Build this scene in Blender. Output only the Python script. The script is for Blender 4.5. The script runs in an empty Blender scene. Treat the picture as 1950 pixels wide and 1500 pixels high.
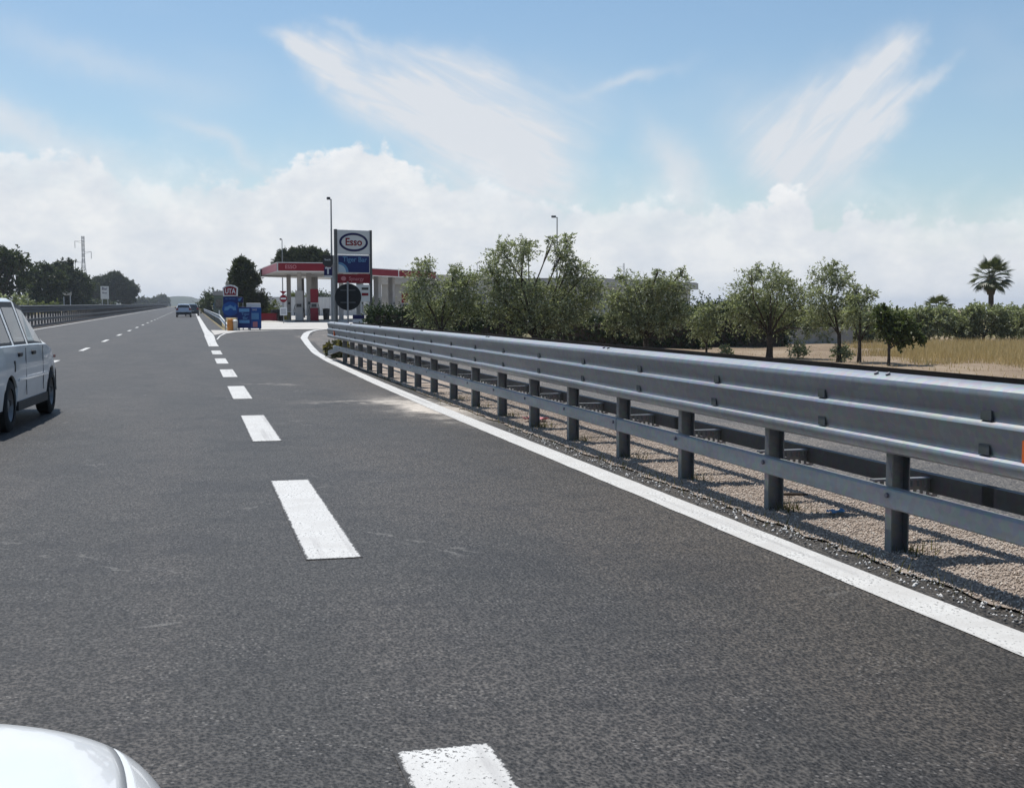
import bpy, math, random
import numpy as np
from mathutils import Vector, Matrix, Quaternion
random.seed(7); RNG = np.random.default_rng(7)
R = math.radians; PI = math.pi
S = bpy.context.scene
C = S.collection

# ------------------------------------------------------------------ camera
YAW = R(14.71); CY, SY = math.cos(YAW), math.sin(YAW)
cam_d = bpy.data.cameras.new('camera'); cam = bpy.data.objects.new('camera', cam_d); C.objects.link(cam)
cam.location = (0, 0, 1.33)
cam.rotation_euler = (R(90 - 3.99), 0, -YAW)
cam_d.sensor_width = 36; cam_d.lens = 2320 / 1950 * 36
cam_d.clip_start = 0.05; cam_d.clip_end = 12000
S.camera = cam

# ------------------------------------------------------------------ sun
SUN_TO = Vector((-0.15, 0.44, 1.0)).normalized()
SUN_EL = math.asin(SUN_TO.z); SUN_ROT = math.atan2(SUN_TO.x, SUN_TO.y)
sl = bpy.data.lights.new('sun', 'SUN'); sl.energy = 4.9; sl.angle = R(0.53); sl.color = (1.0, 0.965, 0.91)
sun = bpy.data.objects.new('sun', sl); C.objects.link(sun)
sun.rotation_euler = (-SUN_TO).to_track_quat('-Z', 'Y').to_euler()

S.view_settings.view_transform = 'Standard'
S.view_settings.look = 'None'
S.view_settings.exposure = 0.0
S.view_settings.gamma = 1.0
S.view_settings.use_curve_mapping = False
cyc = S.cycles
cyc.max_bounces = 5; cyc.diffuse_bounces = 2; cyc.glossy_bounces = 3; cyc.transmission_bounces = 3; cyc.transparent_max_bounces = 8
cyc.caustics_reflective = False; cyc.caustics_refractive = False


# ------------------------------------------------------------------ node helper
class NT:
    def __init__(s, tree):
        s.dim = '3D'
        s.t = tree; s.n = tree.nodes; s.l = tree.links; s.n.clear()

    def add(s, typ, **kw):
        nd = s.n.new('ShaderNode' + typ)
        for k, v in kw.items():
            setattr(nd, k, v)
        return nd

    def put(s, sock, v):
        if v is None: return
        if hasattr(v, 'is_output'): s.l.new(v, sock)
        else:
            try: sock.default_value = v
            except Exception: sock.default_value = (*v, 1.0)

    def m(s, op, a, b=None, c=None, clamp=False):
        nd = s.add('Math', operation=op, use_clamp=clamp)
        for i, v in enumerate((a, b, c)):
            if v is not None: s.put(nd.inputs[i], v)
        return nd.outputs[0]

    def mix(s, f, a, b, blend='MIX'):
        nd = s.add('Mix', data_type='RGBA', blend_type=blend, clamp_factor=True)
        s.put(nd.inputs[0], f); s.put(nd.inputs[6], a); s.put(nd.inputs[7], b)
        return nd.outputs[2]

    def noise(s, vec, scale, detail=2, rough=.5, dist=0.):
        nd = s.add('TexNoise', noise_dimensions=s.dim); s.put(nd.inputs['Vector'], vec)
        nd.inputs['Scale'].default_value = scale; nd.inputs['Detail'].default_value = detail
        nd.inputs['Roughness'].default_value = rough; nd.inputs['Distortion'].default_value = dist
        return nd.outputs[0]

    def voro(s, vec, scale, feature='F1', out=0):
        nd = s.add('TexVoronoi', feature=feature, voronoi_dimensions=s.dim); s.put(nd.inputs['Vector'], vec)
        nd.inputs['Scale'].default_value = scale
        return nd.outputs[out]

    def step(s, v, lo, hi):
        nd = s.add('MapRange', interpolation_type='SMOOTHSTEP'); s.put(nd.inputs[0], v)
        s.put(nd.inputs[1], lo); s.put(nd.inputs[2], hi)
        nd.inputs[3].default_value = 0; nd.inputs[4].default_value = 1
        return nd.outputs[0]

    def ramp(s, v, pts):
        nd = s.add('ValToRGB'); s.put(nd.inputs[0], v); e = nd.color_ramp.elements
        while len(e) < len(pts): e.new(0.5)
        for i, (p, c) in enumerate(pts):
            e[i].position = p; e[i].color = (*c, 1) if len(c) == 3 else c
        return nd.outputs[0]

    def map(s, vec, sc=(1, 1, 1), loc=(0, 0, 0), rot=(0, 0, 0), vt='POINT'):
        nd = s.add('Mapping', vector_type=vt); s.put(nd.inputs[0], vec)
        nd.inputs['Location'].default_value = loc; nd.inputs['Rotation'].default_value = rot
        nd.inputs['Scale'].default_value = sc
        return nd.outputs[0]

    def bump(s, h, strength=.3, dist=.01):
        nd = s.add('Bump'); nd.inputs['Strength'].default_value = strength
        nd.inputs['Distance'].default_value = dist; s.put(nd.inputs['Height'], h)
        return nd.outputs[0]


def coords(n, which='Object'):
    return n.add('TexCoord').outputs[which]


def gauss(n, a, b, ca, cb, ang, sa, sb):
    """soft rotated ellipse in the (a, b) plane"""
    da = n.m('SUBTRACT', a, ca); db = n.m('SUBTRACT', b, cb)
    co, si = math.cos(ang), math.sin(ang)
    p = n.m('ADD', n.m('MULTIPLY', da, co / sa), n.m('MULTIPLY', db, si / sa))
    q = n.m('ADD', n.m('MULTIPLY', da, -si / sb), n.m('MULTIPLY', db, co / sb))
    r2 = n.m('ADD', n.m('MULTIPLY', p, p), n.m('MULTIPLY', q, q))
    return n.m('EXPONENT', n.m('MULTIPLY', r2, -1.0))


# ------------------------------------------------------------------ world: sky with clouds
W = bpy.data.worlds.new('World'); S.world = W; W.use_nodes = True
W.cycles.sampling_method = 'MANUAL'; W.cycles.sample_map_resolution = 128
n = NT(W.node_tree)
n.dim = '2D'
sky = n.add('TexSky', sky_type='NISHITA'); sky.sun_disc = False
sky.sun_elevation = SUN_EL; sky.sun_rotation = SUN_ROT
sky.air_density = 1.0; sky.dust_density = 0.6; sky.ozone_density = 1.6; sky.altitude = 0
vec = coords(n, 'Generated')
sep = n.add('SeparateXYZ'); n.put(sep.inputs[0], vec)
X_, Y_, Z_ = sep.outputs
DEG = 57.29578
az = n.m('MULTIPLY', n.m('ARCTAN2', X_, Y_), DEG)
el = n.m('MULTIPLY', n.m('ARCSINE', n.m('MINIMUM', n.m('MAXIMUM', Z_, -1.), 1.)), DEG)
cmb = n.add('CombineXYZ'); n.put(cmb.inputs[0], az); n.put(cmb.inputs[1], el)
ae = cmb.outputs[0]
# warp for ragged cloud edges
w1 = n.m('SUBTRACT', n.noise(ae, .22, 4, .62), .5)
w2 = n.m('SUBTRACT', n.noise(n.map(ae, loc=(31, 17, 0)), .22, 4, .62), .5)
azw = n.m('ADD', az, n.m('MULTIPLY', w1, 2.6)); elw = n.m('ADD', el, n.m('MULTIPLY', w2, 2.0))
# cumulus bank along the horizon: its top edge by bearing, puffed by noise
fc = n.add('FloatCurve')
n.put(fc.inputs['Value'], n.m('DIVIDE', n.m('ADD', az, 10.0), 50.0, clamp=True))
prof = [(-10, 6.4), (-6.8, 6.75), (-4, 6.7), (-2, 5.7), (1.5, 6.0), (3.6, 6.1), (5.0, 6.9), (6.7, 7.2), (8.4, 7.75), (9.6, 7.0), (11.1, 6.2),
        (13.6, 5.7), (17.8, 4.9), (21, 5.0), (25, 4.7), (26.7, 5.5), (28.1, 5.2), (29, 4.1), (30.2, 4.6), (33, 4.1), (36, 3.9), (40, 4.2)]
cv = fc.mapping.curves[0]
pts = [((a + 10) / 50, e / 15) for a, e in prof]
cv.points[0].location = pts[0]; cv.points[1].location = pts[-1]
for p in pts[1:-1]: cv.points.new(*p)
fc.mapping.update()
top = n.m('MULTIPLY', fc.outputs[0], 15.0)
puff = n.m('SUBTRACT', n.noise(n.map(ae, sc=(1, 1.2, 1)), .55, 5, .6), .5)
puff2 = n.m('SUBTRACT', n.voro(n.map(ae, sc=(1, 1.15, 1)), 1.1, 'F1'), .4)
edge = n.m('ADD', n.m('SUBTRACT', top, el), n.m('ADD', n.m('MULTIPLY', puff, 2.3), n.m('MULTIPLY', puff2, -.6)))
bank_sharp = n.step(edge, -.05, .5)
crisp = n.m('ADD', gauss(n, az, el, 7.5, 6.8, 0., 5.0, 6.), gauss(n, az, el, 27.0, 5.2, 0., 2.6, 6.), clamp=True)
soft_sel = n.m('MULTIPLY', n.m('SUBTRACT', 1.0, crisp), n.m('ADD', .55, n.m('MULTIPLY', n.step(n.noise(n.map(ae, loc=(5, 60, 0)), .11, 2), .40, .62), .45)))
bank = n.m('ADD', n.m('MULTIPLY', bank_sharp, n.m('SUBTRACT', 1.0, n.m('MULTIPLY', soft_sel, .8))),
           n.m('MULTIPLY', n.step(edge, -2.2, 2.2), n.m('MULTIPLY', soft_sel, .8)))
# cirrus streaks at their bearings
streak_a = n.noise(n.map(ae, sc=(5.0, .75, 1), rot=(0, 0, R(-24)), vt='TEXTURE'), 1.0, 4, .62, .4)
streak_b = n.noise(n.map(ae, sc=(4.5, .8, 1), rot=(0, 0, R(46)), vt='TEXTURE'), 1.0, 4, .62, .4)
def fan(tip, end, w0, grow, a0, streaks, fade):
    """cirrus fan: narrow at its tip, widening towards its end"""
    dx, dy = end[0] - tip[0], end[1] - tip[1]; L = math.hypot(dx, dy); co, si = dx / L, dy / L
    x = n.m('SUBTRACT', azw, tip[0]); y = n.m('SUBTRACT', elw, tip[1])
    p = n.m('ADD', n.m('MULTIPLY', x, co), n.m('MULTIPLY', y, si)); q = n.m('SUBTRACT', n.m('MULTIPLY', y, co), n.m('MULTIPLY', x, si))
    w = n.m('ADD', w0, n.m('MULTIPLY', n.m('MAXIMUM', p, 0.), grow)); r = n.m('DIVIDE', q, w)
    m_ = n.m('EXPONENT', n.m('MULTIPLY', n.m('MULTIPLY', r, r), -1.))
    m_ = n.m('MULTIPLY', m_, n.m('MULTIPLY', n.step(p, -.4, 2.2), n.step(p, L * fade[1], L * fade[0])))
    return n.m('MULTIPLY', m_, n.m('ADD', n.m('MULTIPLY', n.step(streaks, .22, .85), a0 * .48), a0 * .44))


ga = n.m('ADD', fan((3.0, 12.5), (17.6, 6.2), .24, .175, 1.55, streak_a, (.85, 1.12)), fan((5.6, 12.9), (17.5, 9.2), .15, .08, .6, streak_a, (.6, 1.0)))
gb = n.m('ADD', fan((33.3, 12.8), (26.2, 5.6), .36, .25, 1.3, streak_b, (.8, 1.15)), fan((34.3, 11.0), (28.6, 5.6), .18, .12, 1.1, streak_b, (.6, 1.05)))
gc = n.m('ADD', n.m('MULTIPLY', gauss(n, azw, elw, 20.2, 10.4, R(12), 2.2, .30), .45),
         n.m('MULTIPLY', gauss(n, azw, elw, 22.2, 6.4, R(-60), 2.2, .9), .55))
gd = n.m('ADD', n.m('MULTIPLY', gauss(n, azw, elw, -4.6, 10.8, R(-14), 4.2, .7), .30),
         n.m('ADD', n.m('MULTIPLY', gauss(n, azw, elw, -7.5, 8.0, R(-20), 4.0, .8), .6), n.m('MULTIPLY', gauss(n, azw, elw, 1.0, 7.4, R(-25), 2.2, .4), .35)))
# thin veil everywhere else over the whole dome
n.dim = '3D'
dome = n.map(vec, sc=(1.2, 2.6, 3.0), rot=(0, 0, R(30)))
veil = n.m('MULTIPLY', n.step(n.noise(dome, 2.2, 3, .6), .5, .8), .22)
n.dim = '2D'
low_veil = n.m('MULTIPLY', n.m('EXPONENT', n.m('MULTIPLY', n.m('MAXIMUM', el, 0.0), -.17)), .45)
cir = n.m('ADD', n.m('ADD', ga, gb), n.m('ADD', gc, n.m('ADD', gd, n.m('ADD', veil, low_veil))))
cir = n.m('MINIMUM', cir, .93)
# cloud colours (scene units before the 0.1 strength)
shade = n.noise(n.map(ae, sc=(1, 1.5, 1), loc=(3, 9, 0)), .35, 4, .6)
cum_col = n.ramp(shade, [(.30, (.715, .755, .81)), (.52, (.80, .825, .855)), (.70, (.89, .90, .905))])
lit_top = n.m('MULTIPLY', n.step(edge, 1.5, .1), n.step(puff, -.1, .25))
cum_col = n.mix(n.m('MULTIPLY', lit_top, .75), cum_col, (1.0, 1.0, 1.0, 1))
scl = n.add('VectorMath', operation='SCALE'); n.put(scl.inputs[0], cum_col); scl.inputs['Scale'].default_value = 10.0
tint = n.mix(1.0, sky.outputs[0], (.95, 1.09, 1.12, 1), 'MULTIPLY')
c1 = n.mix(cir, tint, (7.5, 7.75, 8.15, 1))
c2 = n.mix(n.m('MULTIPLY', bank, .96), c1, scl.outputs[0])
bg = n.add('Background'); n.put(bg.inputs[0], c2); bg.inputs[1].default_value = 0.1
out = n.add('OutputWorld'); n.l.new(bg.outputs[0], out.inputs[0])

# ------------------------------------------------------------------ materials
MATS = {}


def newmat(name):
    m = bpy.data.materials.new(name); m.use_nodes = True
    MATS[name] = m
    return m, NT(m.node_tree)


def finish(n, col, rough=.6, metal=0., normal=None, spec=.5, extra=None):
    p = n.add('BsdfPrincipled')
    n.put(p.inputs['Base Color'], col); n.put(p.inputs['Roughness'], rough); n.put(p.inputs['Metallic'], metal)
    p.inputs['Specular IOR Level'].default_value = spec
    if normal is not None: n.l.new(normal, p.inputs['Normal'])
    if extra:
        for k, v in extra.items(): p.inputs[k].default_value = v
    o = n.add('OutputMaterial'); n.l.new(p.outputs[0], o.inputs[0])
    return p


def plain(name, col, rough=.55, metal=0., var=.12, scale=6., spec=.5, bump=0., extra=None):
    """paint or plastic with slight dirt so that nothing is perfectly even"""
    m, n = newmat(name); v = coords(n)
    nz = n.noise(v, scale, 5, .6)
    dk = tuple(c * (1 - var * 1.6) for c in col); lt = tuple(min(1, c * (1 + var * .6)) for c in col)
    c = n.ramp(nz, [(.3, dk), (.7, lt)])
    r = n.m('ADD', n.m('MULTIPLY', n.noise(v, scale * 3, 3), .2), rough - .1)
    nm = n.bump(n.noise(v, scale * 12, 3), bump, .004) if bump else None
    finish(n, c, r, metal, nm, spec, extra)
    return m


def mat_asphalt(name, base, old=False):
    m, n = newmat(name); v = coords(n); n.dim = '2D'
    sp = n.add('SeparateXYZ'); n.put(sp.inputs[0], v); x, y, _ = sp.outputs
    v2 = n.map(v, sc=(1, .78, 1))
    g1 = n.noise(v2, 58, 3, .7); g2 = n.voro(v2, 70); g3 = n.noise(v2, 21, 3, .7)
    big = n.noise(n.map(v, sc=(1, .22, 1)), .9, 4, .6); mid = n.noise(v, 3.2, 4, .7)
    fine = n.m('ADD', n.m('MULTIPLY', g1, .6), n.m('ADD', n.m('MULTIPLY', g3, .32), n.m('MULTIPLY', g2, .22)))
    k = base
    col = n.ramp(fine, [(.42, (k * .08, k * .075, k * .075)), (.505, (k * .72, k * .675, k * .65)), (.575, (k * 1.92, k * 1.80, k * 1.71)), (.70, (k * 3.9, k * 3.65, k * 3.35))])
    col = n.mix(n.m('MULTIPLY', n.step(big, .38, .66), .75), col, n.mix(1, col, (1.5, 1.42, 1.36, 1), 'MULTIPLY'))
    col = n.mix(n.m('MULTIPLY', n.step(mid, .52, .68), .65), col, n.mix(1, col, (.52, .53, .58, 1), 'MULTIPLY'))
    blot = n.m('MULTIPLY', n.step(n.noise(n.map(v, loc=(7, 3, 0)), .75, 3, .6), .56, .68), .6)
    col = n.mix(blot, col, n.mix(1, col, (.58, .60, .66, 1), 'MULTIPLY'))
    # brown dusty wear in the exit lane, rubbed darker wheel paths
    brown = n.m('MULTIPLY', n.step(n.m('ADD', x, n.m('MULTIPLY', n.noise(v, .5, 3), 2.)), 1.6, 3.6), .8)
    col = n.mix(brown, col, n.mix(1, col, (1.17, 1.09, .97, 1), 'MULTIPLY'))
    if not old:
        for cx, wdt in ((-.35, .45), (-2.1, .5), (2.0, .5)):
            band = n.m('EXPONENT', n.m('MULTIPLY', n.m('POWER', n.m('DIVIDE', n.m('SUBTRACT', x, cx), wdt), 2.), -1.))
            col = n.mix(n.m('MULTIPLY', band, .22), col, n.mix(1, col, (.72, .72, .74, 1), 'MULTIPLY'))
        # pale powder spilled across the line, and thin pale streaks
        wob = n.m('MULTIPLY', n.m('SUBTRACT', n.noise(v, 2.2, 6, .65), .5), 1.1)
        xw = n.m('ADD', x, wob); yw = n.m('ADD', y, n.m('MULTIPLY', wob, 1.6))
        sp_ = n.m('ADD', n.m('MULTIPLY', gauss(n, xw, yw, 3.05, 16.2, R(97), 1.6, .36), 1.3),
                  n.m('ADD', n.m('MULTIPLY', gauss(n, xw, yw, 2.5, 17.5, R(175), .75, .16), .5),
                      n.m('ADD', n.m('MULTIPLY', gauss(n, x, yw, 1.15, 22.1, R(-10), .22, .07), .5), n.m('MULTIPLY', gauss(n, x, yw, 1.6, 21.75, R(-14), .17, .05), .4))))
        sp_ = n.m('MULTIPLY', sp_, n.m('ADD', n.m('MULTIPLY', n.noise(v, 14, 4, .7), 1.3), .15), clamp=True)
        col = n.mix(n.m('MULTIPLY', sp_, .95), col, (.58, .52, .45, 1))
        # fine filled cracks
        ck = n.voro(n.map(v, loc=(.3, .1, 0)), .55, 'DISTANCE_TO_EDGE')
        ckw = n.m('ADD', ck, n.m('MULTIPLY', n.m('SUBTRACT', n.noise(v, 9, 4, .7), .5), .10))
        line = n.m('SUBTRACT', 1.0, n.step(n.m('ABSOLUTE', n.m('SUBTRACT', ckw, .03)), .0, .012))
        gate = n.m('MULTIPLY', n.step(n.noise(v, .8, 2), .55, .66), n.step(n.noise(n.map(v, loc=(9, 4, 0)), 4., 3), .5, .6))
        col = n.mix(n.m('MULTIPLY', n.m('MULTIPLY', line, gate), .5), col, (.20, .19, .175, 1))
    # pale stone chips
    chip = n.m('MULTIPLY', n.step(n.voro(v, 24), .16, .08), n.step(n.noise(v, 3.1, 2), .52, .62))
    col = n.mix(n.m('MULTIPLY', chip, .5), col, (.24, .225, .21, 1))
    hgt = n.m('ADD', n.m('MULTIPLY', g1, .6), n.m('MULTIPLY', n.m('SUBTRACT', 1., g2), .5))
    finish(n, col, .62, 0, n.bump(hgt, .8, .008), .35)
    return m


def mat_marking(name='road_paint', edge=False):
    m, n = newmat(name); v = coords(n); n.dim = '2D'
    v2 = n.map(v, sc=(1, .78, 1)); g1 = n.noise(v2, 58, 3, .7); b = n.noise(v, 3.5, 5, .65)
    pit = n.step(n.m('ADD', n.m('MULTIPLY', g1, .8), n.m('MULTIPLY', n.m('SUBTRACT', b, .5), -.35)), .30, .235)
    col = n.mix(n.step(b, .3, .75), (.50, .49, .47, 1), (.60, .595, .575, 1))
    col = n.mix(n.m('MULTIPLY', n.step(g1, .5, .3), .35), col, (.40, .39, .375, 1))
    tyre = n.m('MULTIPLY', n.step(n.noise(n.map(v, sc=(9, .25, 1)), 1.0, 3, .6), .56, .74), .5)
    col = n.mix(tyre, col, (.30, .29, .285, 1))
    col = n.mix(n.m('MULTIPLY', pit, .85), col, (.06, .058, .056, 1))
    if edge:                                             # paint crumbles along the border of each dash
        sg = n.add('SeparateXYZ'); n.put(sg.inputs[0], coords(n, 'Generated'))
        ex = n.m('MULTIPLY', n.m('SUBTRACT', .5, n.m('ABSOLUTE', n.m('SUBTRACT', sg.outputs[0], .5))), .31)
        ey = n.m('MULTIPLY', n.m('SUBTRACT', .5, n.m('ABSOLUTE', n.m('SUBTRACT', sg.outputs[1], .5))), 3.1)
        dd = n.m('SMOOTH_MIN', ex, ey, .03)
        thr = n.m('ADD', n.m('MULTIPLY', n.noise(v2, 46, 4, .75), .040), n.m('MULTIPLY', n.noise(v, 7, 2), .014))
        col = n.mix(n.step(n.m('SUBTRACT', dd, n.m('SUBTRACT', thr, .012)), .006, -.004), col, n.mix(n.step(g1, .4, .6), (.012, .011, .0105, 1), (.048, .044, .040, 1)))
    finish(n, col, .6, 0, n.bump(n.noise(v, 95, 3, .7), .4, .005), .4)
    return m


def mat_zinc(name, col=(.47, .49, .51), rough=.42, metal=.75):
    m, n = newmat(name); v = coords(n)
    sp = n.voro(v, 28, out=1); nz = n.noise(n.map(v, sc=(2, .4, 3)), 2.2, 6, .65)
    c = n.mix(n.m('MULTIPLY', n.step(nz, .35, .75), .55), (*col, 1), tuple(x * .62 for x in col) + (1,))
    c = n.mix(.10, c, sp, 'OVERLAY')
    st = n.step(n.noise(n.map(v, sc=(9, 1.4, 1.2)), 2.5, 5, .7), .60, .76)
    c = n.mix(n.m('MULTIPLY', st, .35), c, (.30, .29, .27, 1))
    r = n.m('ADD', n.m('MULTIPLY', nz, .25), rough - .08)
    finish(n, c, r, metal, n.bump(n.noise(v, 7, 4), .06, .01), .5)
    return m


def mat_ground(name, cols, scales=(.35, 6, 55), bump=.5, rough=.95):
    m, n = newmat(name); v = coords(n); n.dim = '2D'
    a = n.noise(v, scales[0], 6, .65); b = n.noise(v, scales[1], 5, .65); c_ = n.noise(v, scales[2], 4, .7)
    f = n.m('ADD', n.m('MULTIPLY', a, .55), n.m('ADD', n.m('MULTIPLY', b, .3), n.m('MULTIPLY', c_, .2)))
    k = len(cols); col = n.ramp(f, [(.36 + .32 * i / (k - 1), c) for i, c in enumerate(cols)])
    finish(n, col, rough, 0, n.bump(n.m('ADD', b, n.m('MULTIPLY', c_, .7)), bump, .03), .2)
    return m


def mat_leaf(name, dark, light, trans=.3, rough=.55, silver=None):
    m, n = newmat(name)
    rnd = n.add('NewGeometry').outputs['Random Per Island']
    clump = n.noise(coords(n), 1.3, 3, .6)
    f = n.m('ADD', n.m('MULTIPLY', rnd, .6), n.m('MULTIPLY', clump, .5))
    c = n.ramp(f, [(.25, dark), (.8, light)])
    if silver:
        c = n.mix(n.step(rnd, .78, .95), c, (*silver, 1))
    p = n.add('BsdfPrincipled'); n.put(p.inputs['Base Color'], c); p.inputs['Roughness'].default_value = rough
    p.inputs['Specular IOR Level'].default_value = .35
    t = n.add('BsdfTranslucent'); n.put(t.inputs[0], n.mix(1, c, (1.15, 1.25, .7, 1), 'MULTIPLY'))
    mx = n.add('MixShader'); mx.inputs[0].default_value = trans
    n.l.new(p.outputs[0], mx.inputs[1]); n.l.new(t.outputs[0], mx.inputs[2])
    o = n.add('OutputMaterial'); n.l.new(mx.outputs[0], o.inputs[0])
    return m


def mat_glass(name, tintc=(.5, .56, .56), opac=.35):
    m, n = newmat(name)
    tr = n.add('BsdfTransparent'); tr.inputs[0].default_value = (*tintc, 1)
    gl = n.add('BsdfGlossy'); gl.inputs['Roughness'].default_value = .03; gl.inputs[0].default_value = (.9, .92, .95, 1)
    fr = n.add('Fresnel'); fr.inputs[0].default_value = 1.5
    f = n.m('ADD', n.m('MULTIPLY', fr.outputs[0], 1.0), opac * .2, clamp=True)
    mx = n.add('MixShader'); n.l.new(f, mx.inputs[0]); n.l.new(tr.outputs[0], mx.inputs[1]); n.l.new(gl.outputs[0], mx.inputs[2])
    o = n.add('OutputMaterial'); n.l.new(mx.outputs[0], o.inputs[0])
    return m


def mat_gravel(name, cols):
    m, n = newmat(name)
    rnd = n.add('NewGeometry').outputs['Random Per Island']
    k = len(cols)
    finish(n, n.ramp(rnd, [(i / (k - 1), c) for i, c in enumerate(cols)]), .85, 0, None, .3)
    return m


asphalt = mat_asphalt('asphalt', .0185)
asphalt_old = mat_asphalt('asphalt_old', .05, old=True)
paint = mat_marking(); dash_paint = mat_marking('dash_paint', True)
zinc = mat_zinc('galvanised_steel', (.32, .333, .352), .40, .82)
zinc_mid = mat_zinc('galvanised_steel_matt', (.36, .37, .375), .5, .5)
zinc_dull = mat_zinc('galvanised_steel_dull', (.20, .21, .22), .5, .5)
zinc_dark = mat_zinc('dark_steel', (.10, .105, .11), .6, .4)  # plain dark steel; on the rear rails it stands in for shade
concrete = mat_ground('concrete_slab', [(.36, .345, .32), (.47, .45, .42), (.55, .53, .50)], (.12, 1.5, 30), .1)
gravel_bed = mat_ground('gravel_bed', [(.22, .175, .145), (.40, .33, .275), (.52, .45, .385)], (.8, 14, 60), .9)
earth = mat_ground('dry_earth', [(.15, .105, .07), (.235, .175, .12), (.31, .245, .175)], (.25, 2.5, 22), .5)
terrain_m = mat_ground('dry_fields', [(.10, .095, .05), (.21, .17, .09), (.30, .245, .14)], (.03, .5, 6), .3)
stone_m = mat_gravel('gravel_stones', [(.24, .195, .16), (.46, .37, .30), (.60, .51, .435), (.38, .305, .25), (.70, .65, .58)])
chips_m = mat_gravel('white_stone_chips', [(.10, .098, .095), (.20, .19, .18), (.62, .60, .57), (.75, .74, .71)])
olive_leaf = mat_leaf('olive_leaves', (.105, .118, .062), (.34, .36, .22), .38, .45, (.54, .56, .44))
citrus_leaf = mat_leaf('citrus_leaves', (.045, .065, .02), (.11, .135, .045), .32, .45)
hedge_leaf = mat_leaf('hedge_leaves', (.02, .035, .012), (.065, .095, .03), .2, .5)
shrub_leaf = mat_leaf('shrub_leaves', (.07, .09, .03), (.18, .20, .075), .4, .5)
pine_leaf = mat_leaf('pine_needles', (.026, .036, .018), (.075, .092, .040), .15, .6)
tree_leaf = mat_leaf('broad_leaves', (.028, .042, .017), (.08, .10, .038), .25, .55)
palm_leaf = mat_leaf('palm_leaves', (.035, .045, .018), (.10, .115, .045), .2, .45)
straw_m = mat_leaf('dry_grass_blades', (.40, .285, .13), (.68, .53, .29), .12, .8)
weed_m = mat_leaf('weed_blades', (.05, .05, .02), (.20, .17, .07), .3, .8)
bark = plain('bark', (.085, .065, .05), .9, 0, .35, 9, .2, .6)
def car_paint(name, col, metal=0.):
    m, n = newmat(name); v = coords(n)
    sp = n.add('SeparateXYZ'); n.put(sp.inputs[0], v)
    dirt = n.m('MULTIPLY', n.step(n.m('ADD', sp.outputs[2], n.m('MULTIPLY', n.noise(v, 3, 4), .3)), .62, .30), .25)
    dust = n.m('MULTIPLY', n.step(n.noise(v, 220, 2, .7), .70, .78), .35)
    c = n.mix(dirt, (*col, 1), (.26, .24, .21, 1)); c = n.mix(dust, c, (.30, .28, .25, 1))
    finish(n, c, n.m('ADD', .22, n.m('MULTIPLY', n.noise(v, 1.5, 3), .08)), metal, None, .5, {'Coat Weight': .7, 'Coat Roughness': .04})
    return m


white_paint = car_paint('white_car_paint', (.74, .76, .77))
blue_paint = car_paint('grey_blue_car_paint', (.40, .45, .56), .1)
navy_paint = car_paint('navy_car_paint', (.03, .045, .16), .1)
dark_paint = car_paint('dark_car_paint', (.03, .032, .036), .1)
black_plastic = plain('black_plastic', (.018, .018, .02), .6, 0, .2, 8)
rubber = plain('tyre_rubber', (.02, .02, .021), .85, 0, .25, 14, .3)
steel_rim = plain('wheel_steel', (.20, .20, .205), .45, .5, .2, 9)
glass = mat_glass('car_glass', (.34, .38, .39), .1)
dark_glass = plain('dark_opaque_glass', (.02, .025, .03), .08, 0, .1, 3, .8)  # near-black opaque glass for distant cars and building panes
seat_m = plain('seat_fabric', (.03, .03, .033), .9)
red_lens = plain('red_lens', (.22, .012, .012), .25, 0, .1, 8)
amber_lens = plain('amber_lens', (.85, .16, .02), .35, 0, .1, 8)
clear_lens = plain('clear_lens', (.6, .62, .64), .15, .3, .05, 8)
sign_white = plain('sign_white', (.62, .64, .66), .45, 0, .05, 2)
sign_red = plain('sign_red', (.20, .007, .018), .6, 0, .08, 2, .2)
sign_blue = plain('sign_blue', (.008, .024, .13), .6, 0, .08, 2, .2)
sign_mid = plain('sign_bright_blue', (.010, .07, .27), .6, 0, .08, 2, .2)
sign_sky = plain('sign_light_blue', (.10, .25, .45), .6, 0, .08, 2, .2)
sign_navy = plain('sign_navy', (.012, .012, .085), .6, 0, .08, 2, .2)
sign_black = plain('sign_black', (.012, .013, .014), .45, 0, .1, 3)
sign_back = plain('sign_back', (.005, .007, .008), .75, 0, .15, 3)
sign_pink = plain('sign_pale_red', (.50, .20, .23), .6, 0, .05, 2, .2)
orange_m = plain('orange_plastic', (.55, .20, .02), .5, 0, .15, 4)
yellow_m = plain('yellow_plastic', (.55, .45, .08), .5, 0, .15, 4)
cream_m = plain('cream_paint', (.52, .48, .42), .7, 0, .1, 1.5)
grey_wall = plain('grey_render', (.38, .37, .35), .85, 0, .15, .8, .3, .2)
canopy_white = plain('canopy_white', (.70, .69, .67), .6, 0, .06, .7)
pillar_m = plain('pillar_grey', (.36, .34, .325), .6, 0, .1, 1.2)
fence_m = plain('pale_sheet_metal', (.55, .55, .55), .5, .2, .08, .6)
metal_pole = plain('painted_pole', (.28, .29, .30), .5, .3, .12, 3)
kiosk_m = plain('kiosk_green', (.13, .16, .13), .6, 0, .1, 2)
hill_m = mat_ground('far_woods', [(.03, .04, .025), (.055, .065, .04), (.10, .10, .07)], (.012, .06, .4), .2)


# ------------------------------------------------------------------ mesh helpers
def tag(o, label=None, cat=None, group=None, kind=None):
    if label: o['label'] = label
    if cat: o['category'] = cat
    if group: o['group'] = group
    if kind: o['kind'] = kind
    return o


def link(name, me, parent=None, loc=(0, 0, 0), rz=0.):
    o = bpy.data.objects.new(name, me); C.objects.link(o)
    o.location = loc; o.rotation_euler = (0, 0, rz)
    if parent is not None: o.parent = parent
    return o


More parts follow.
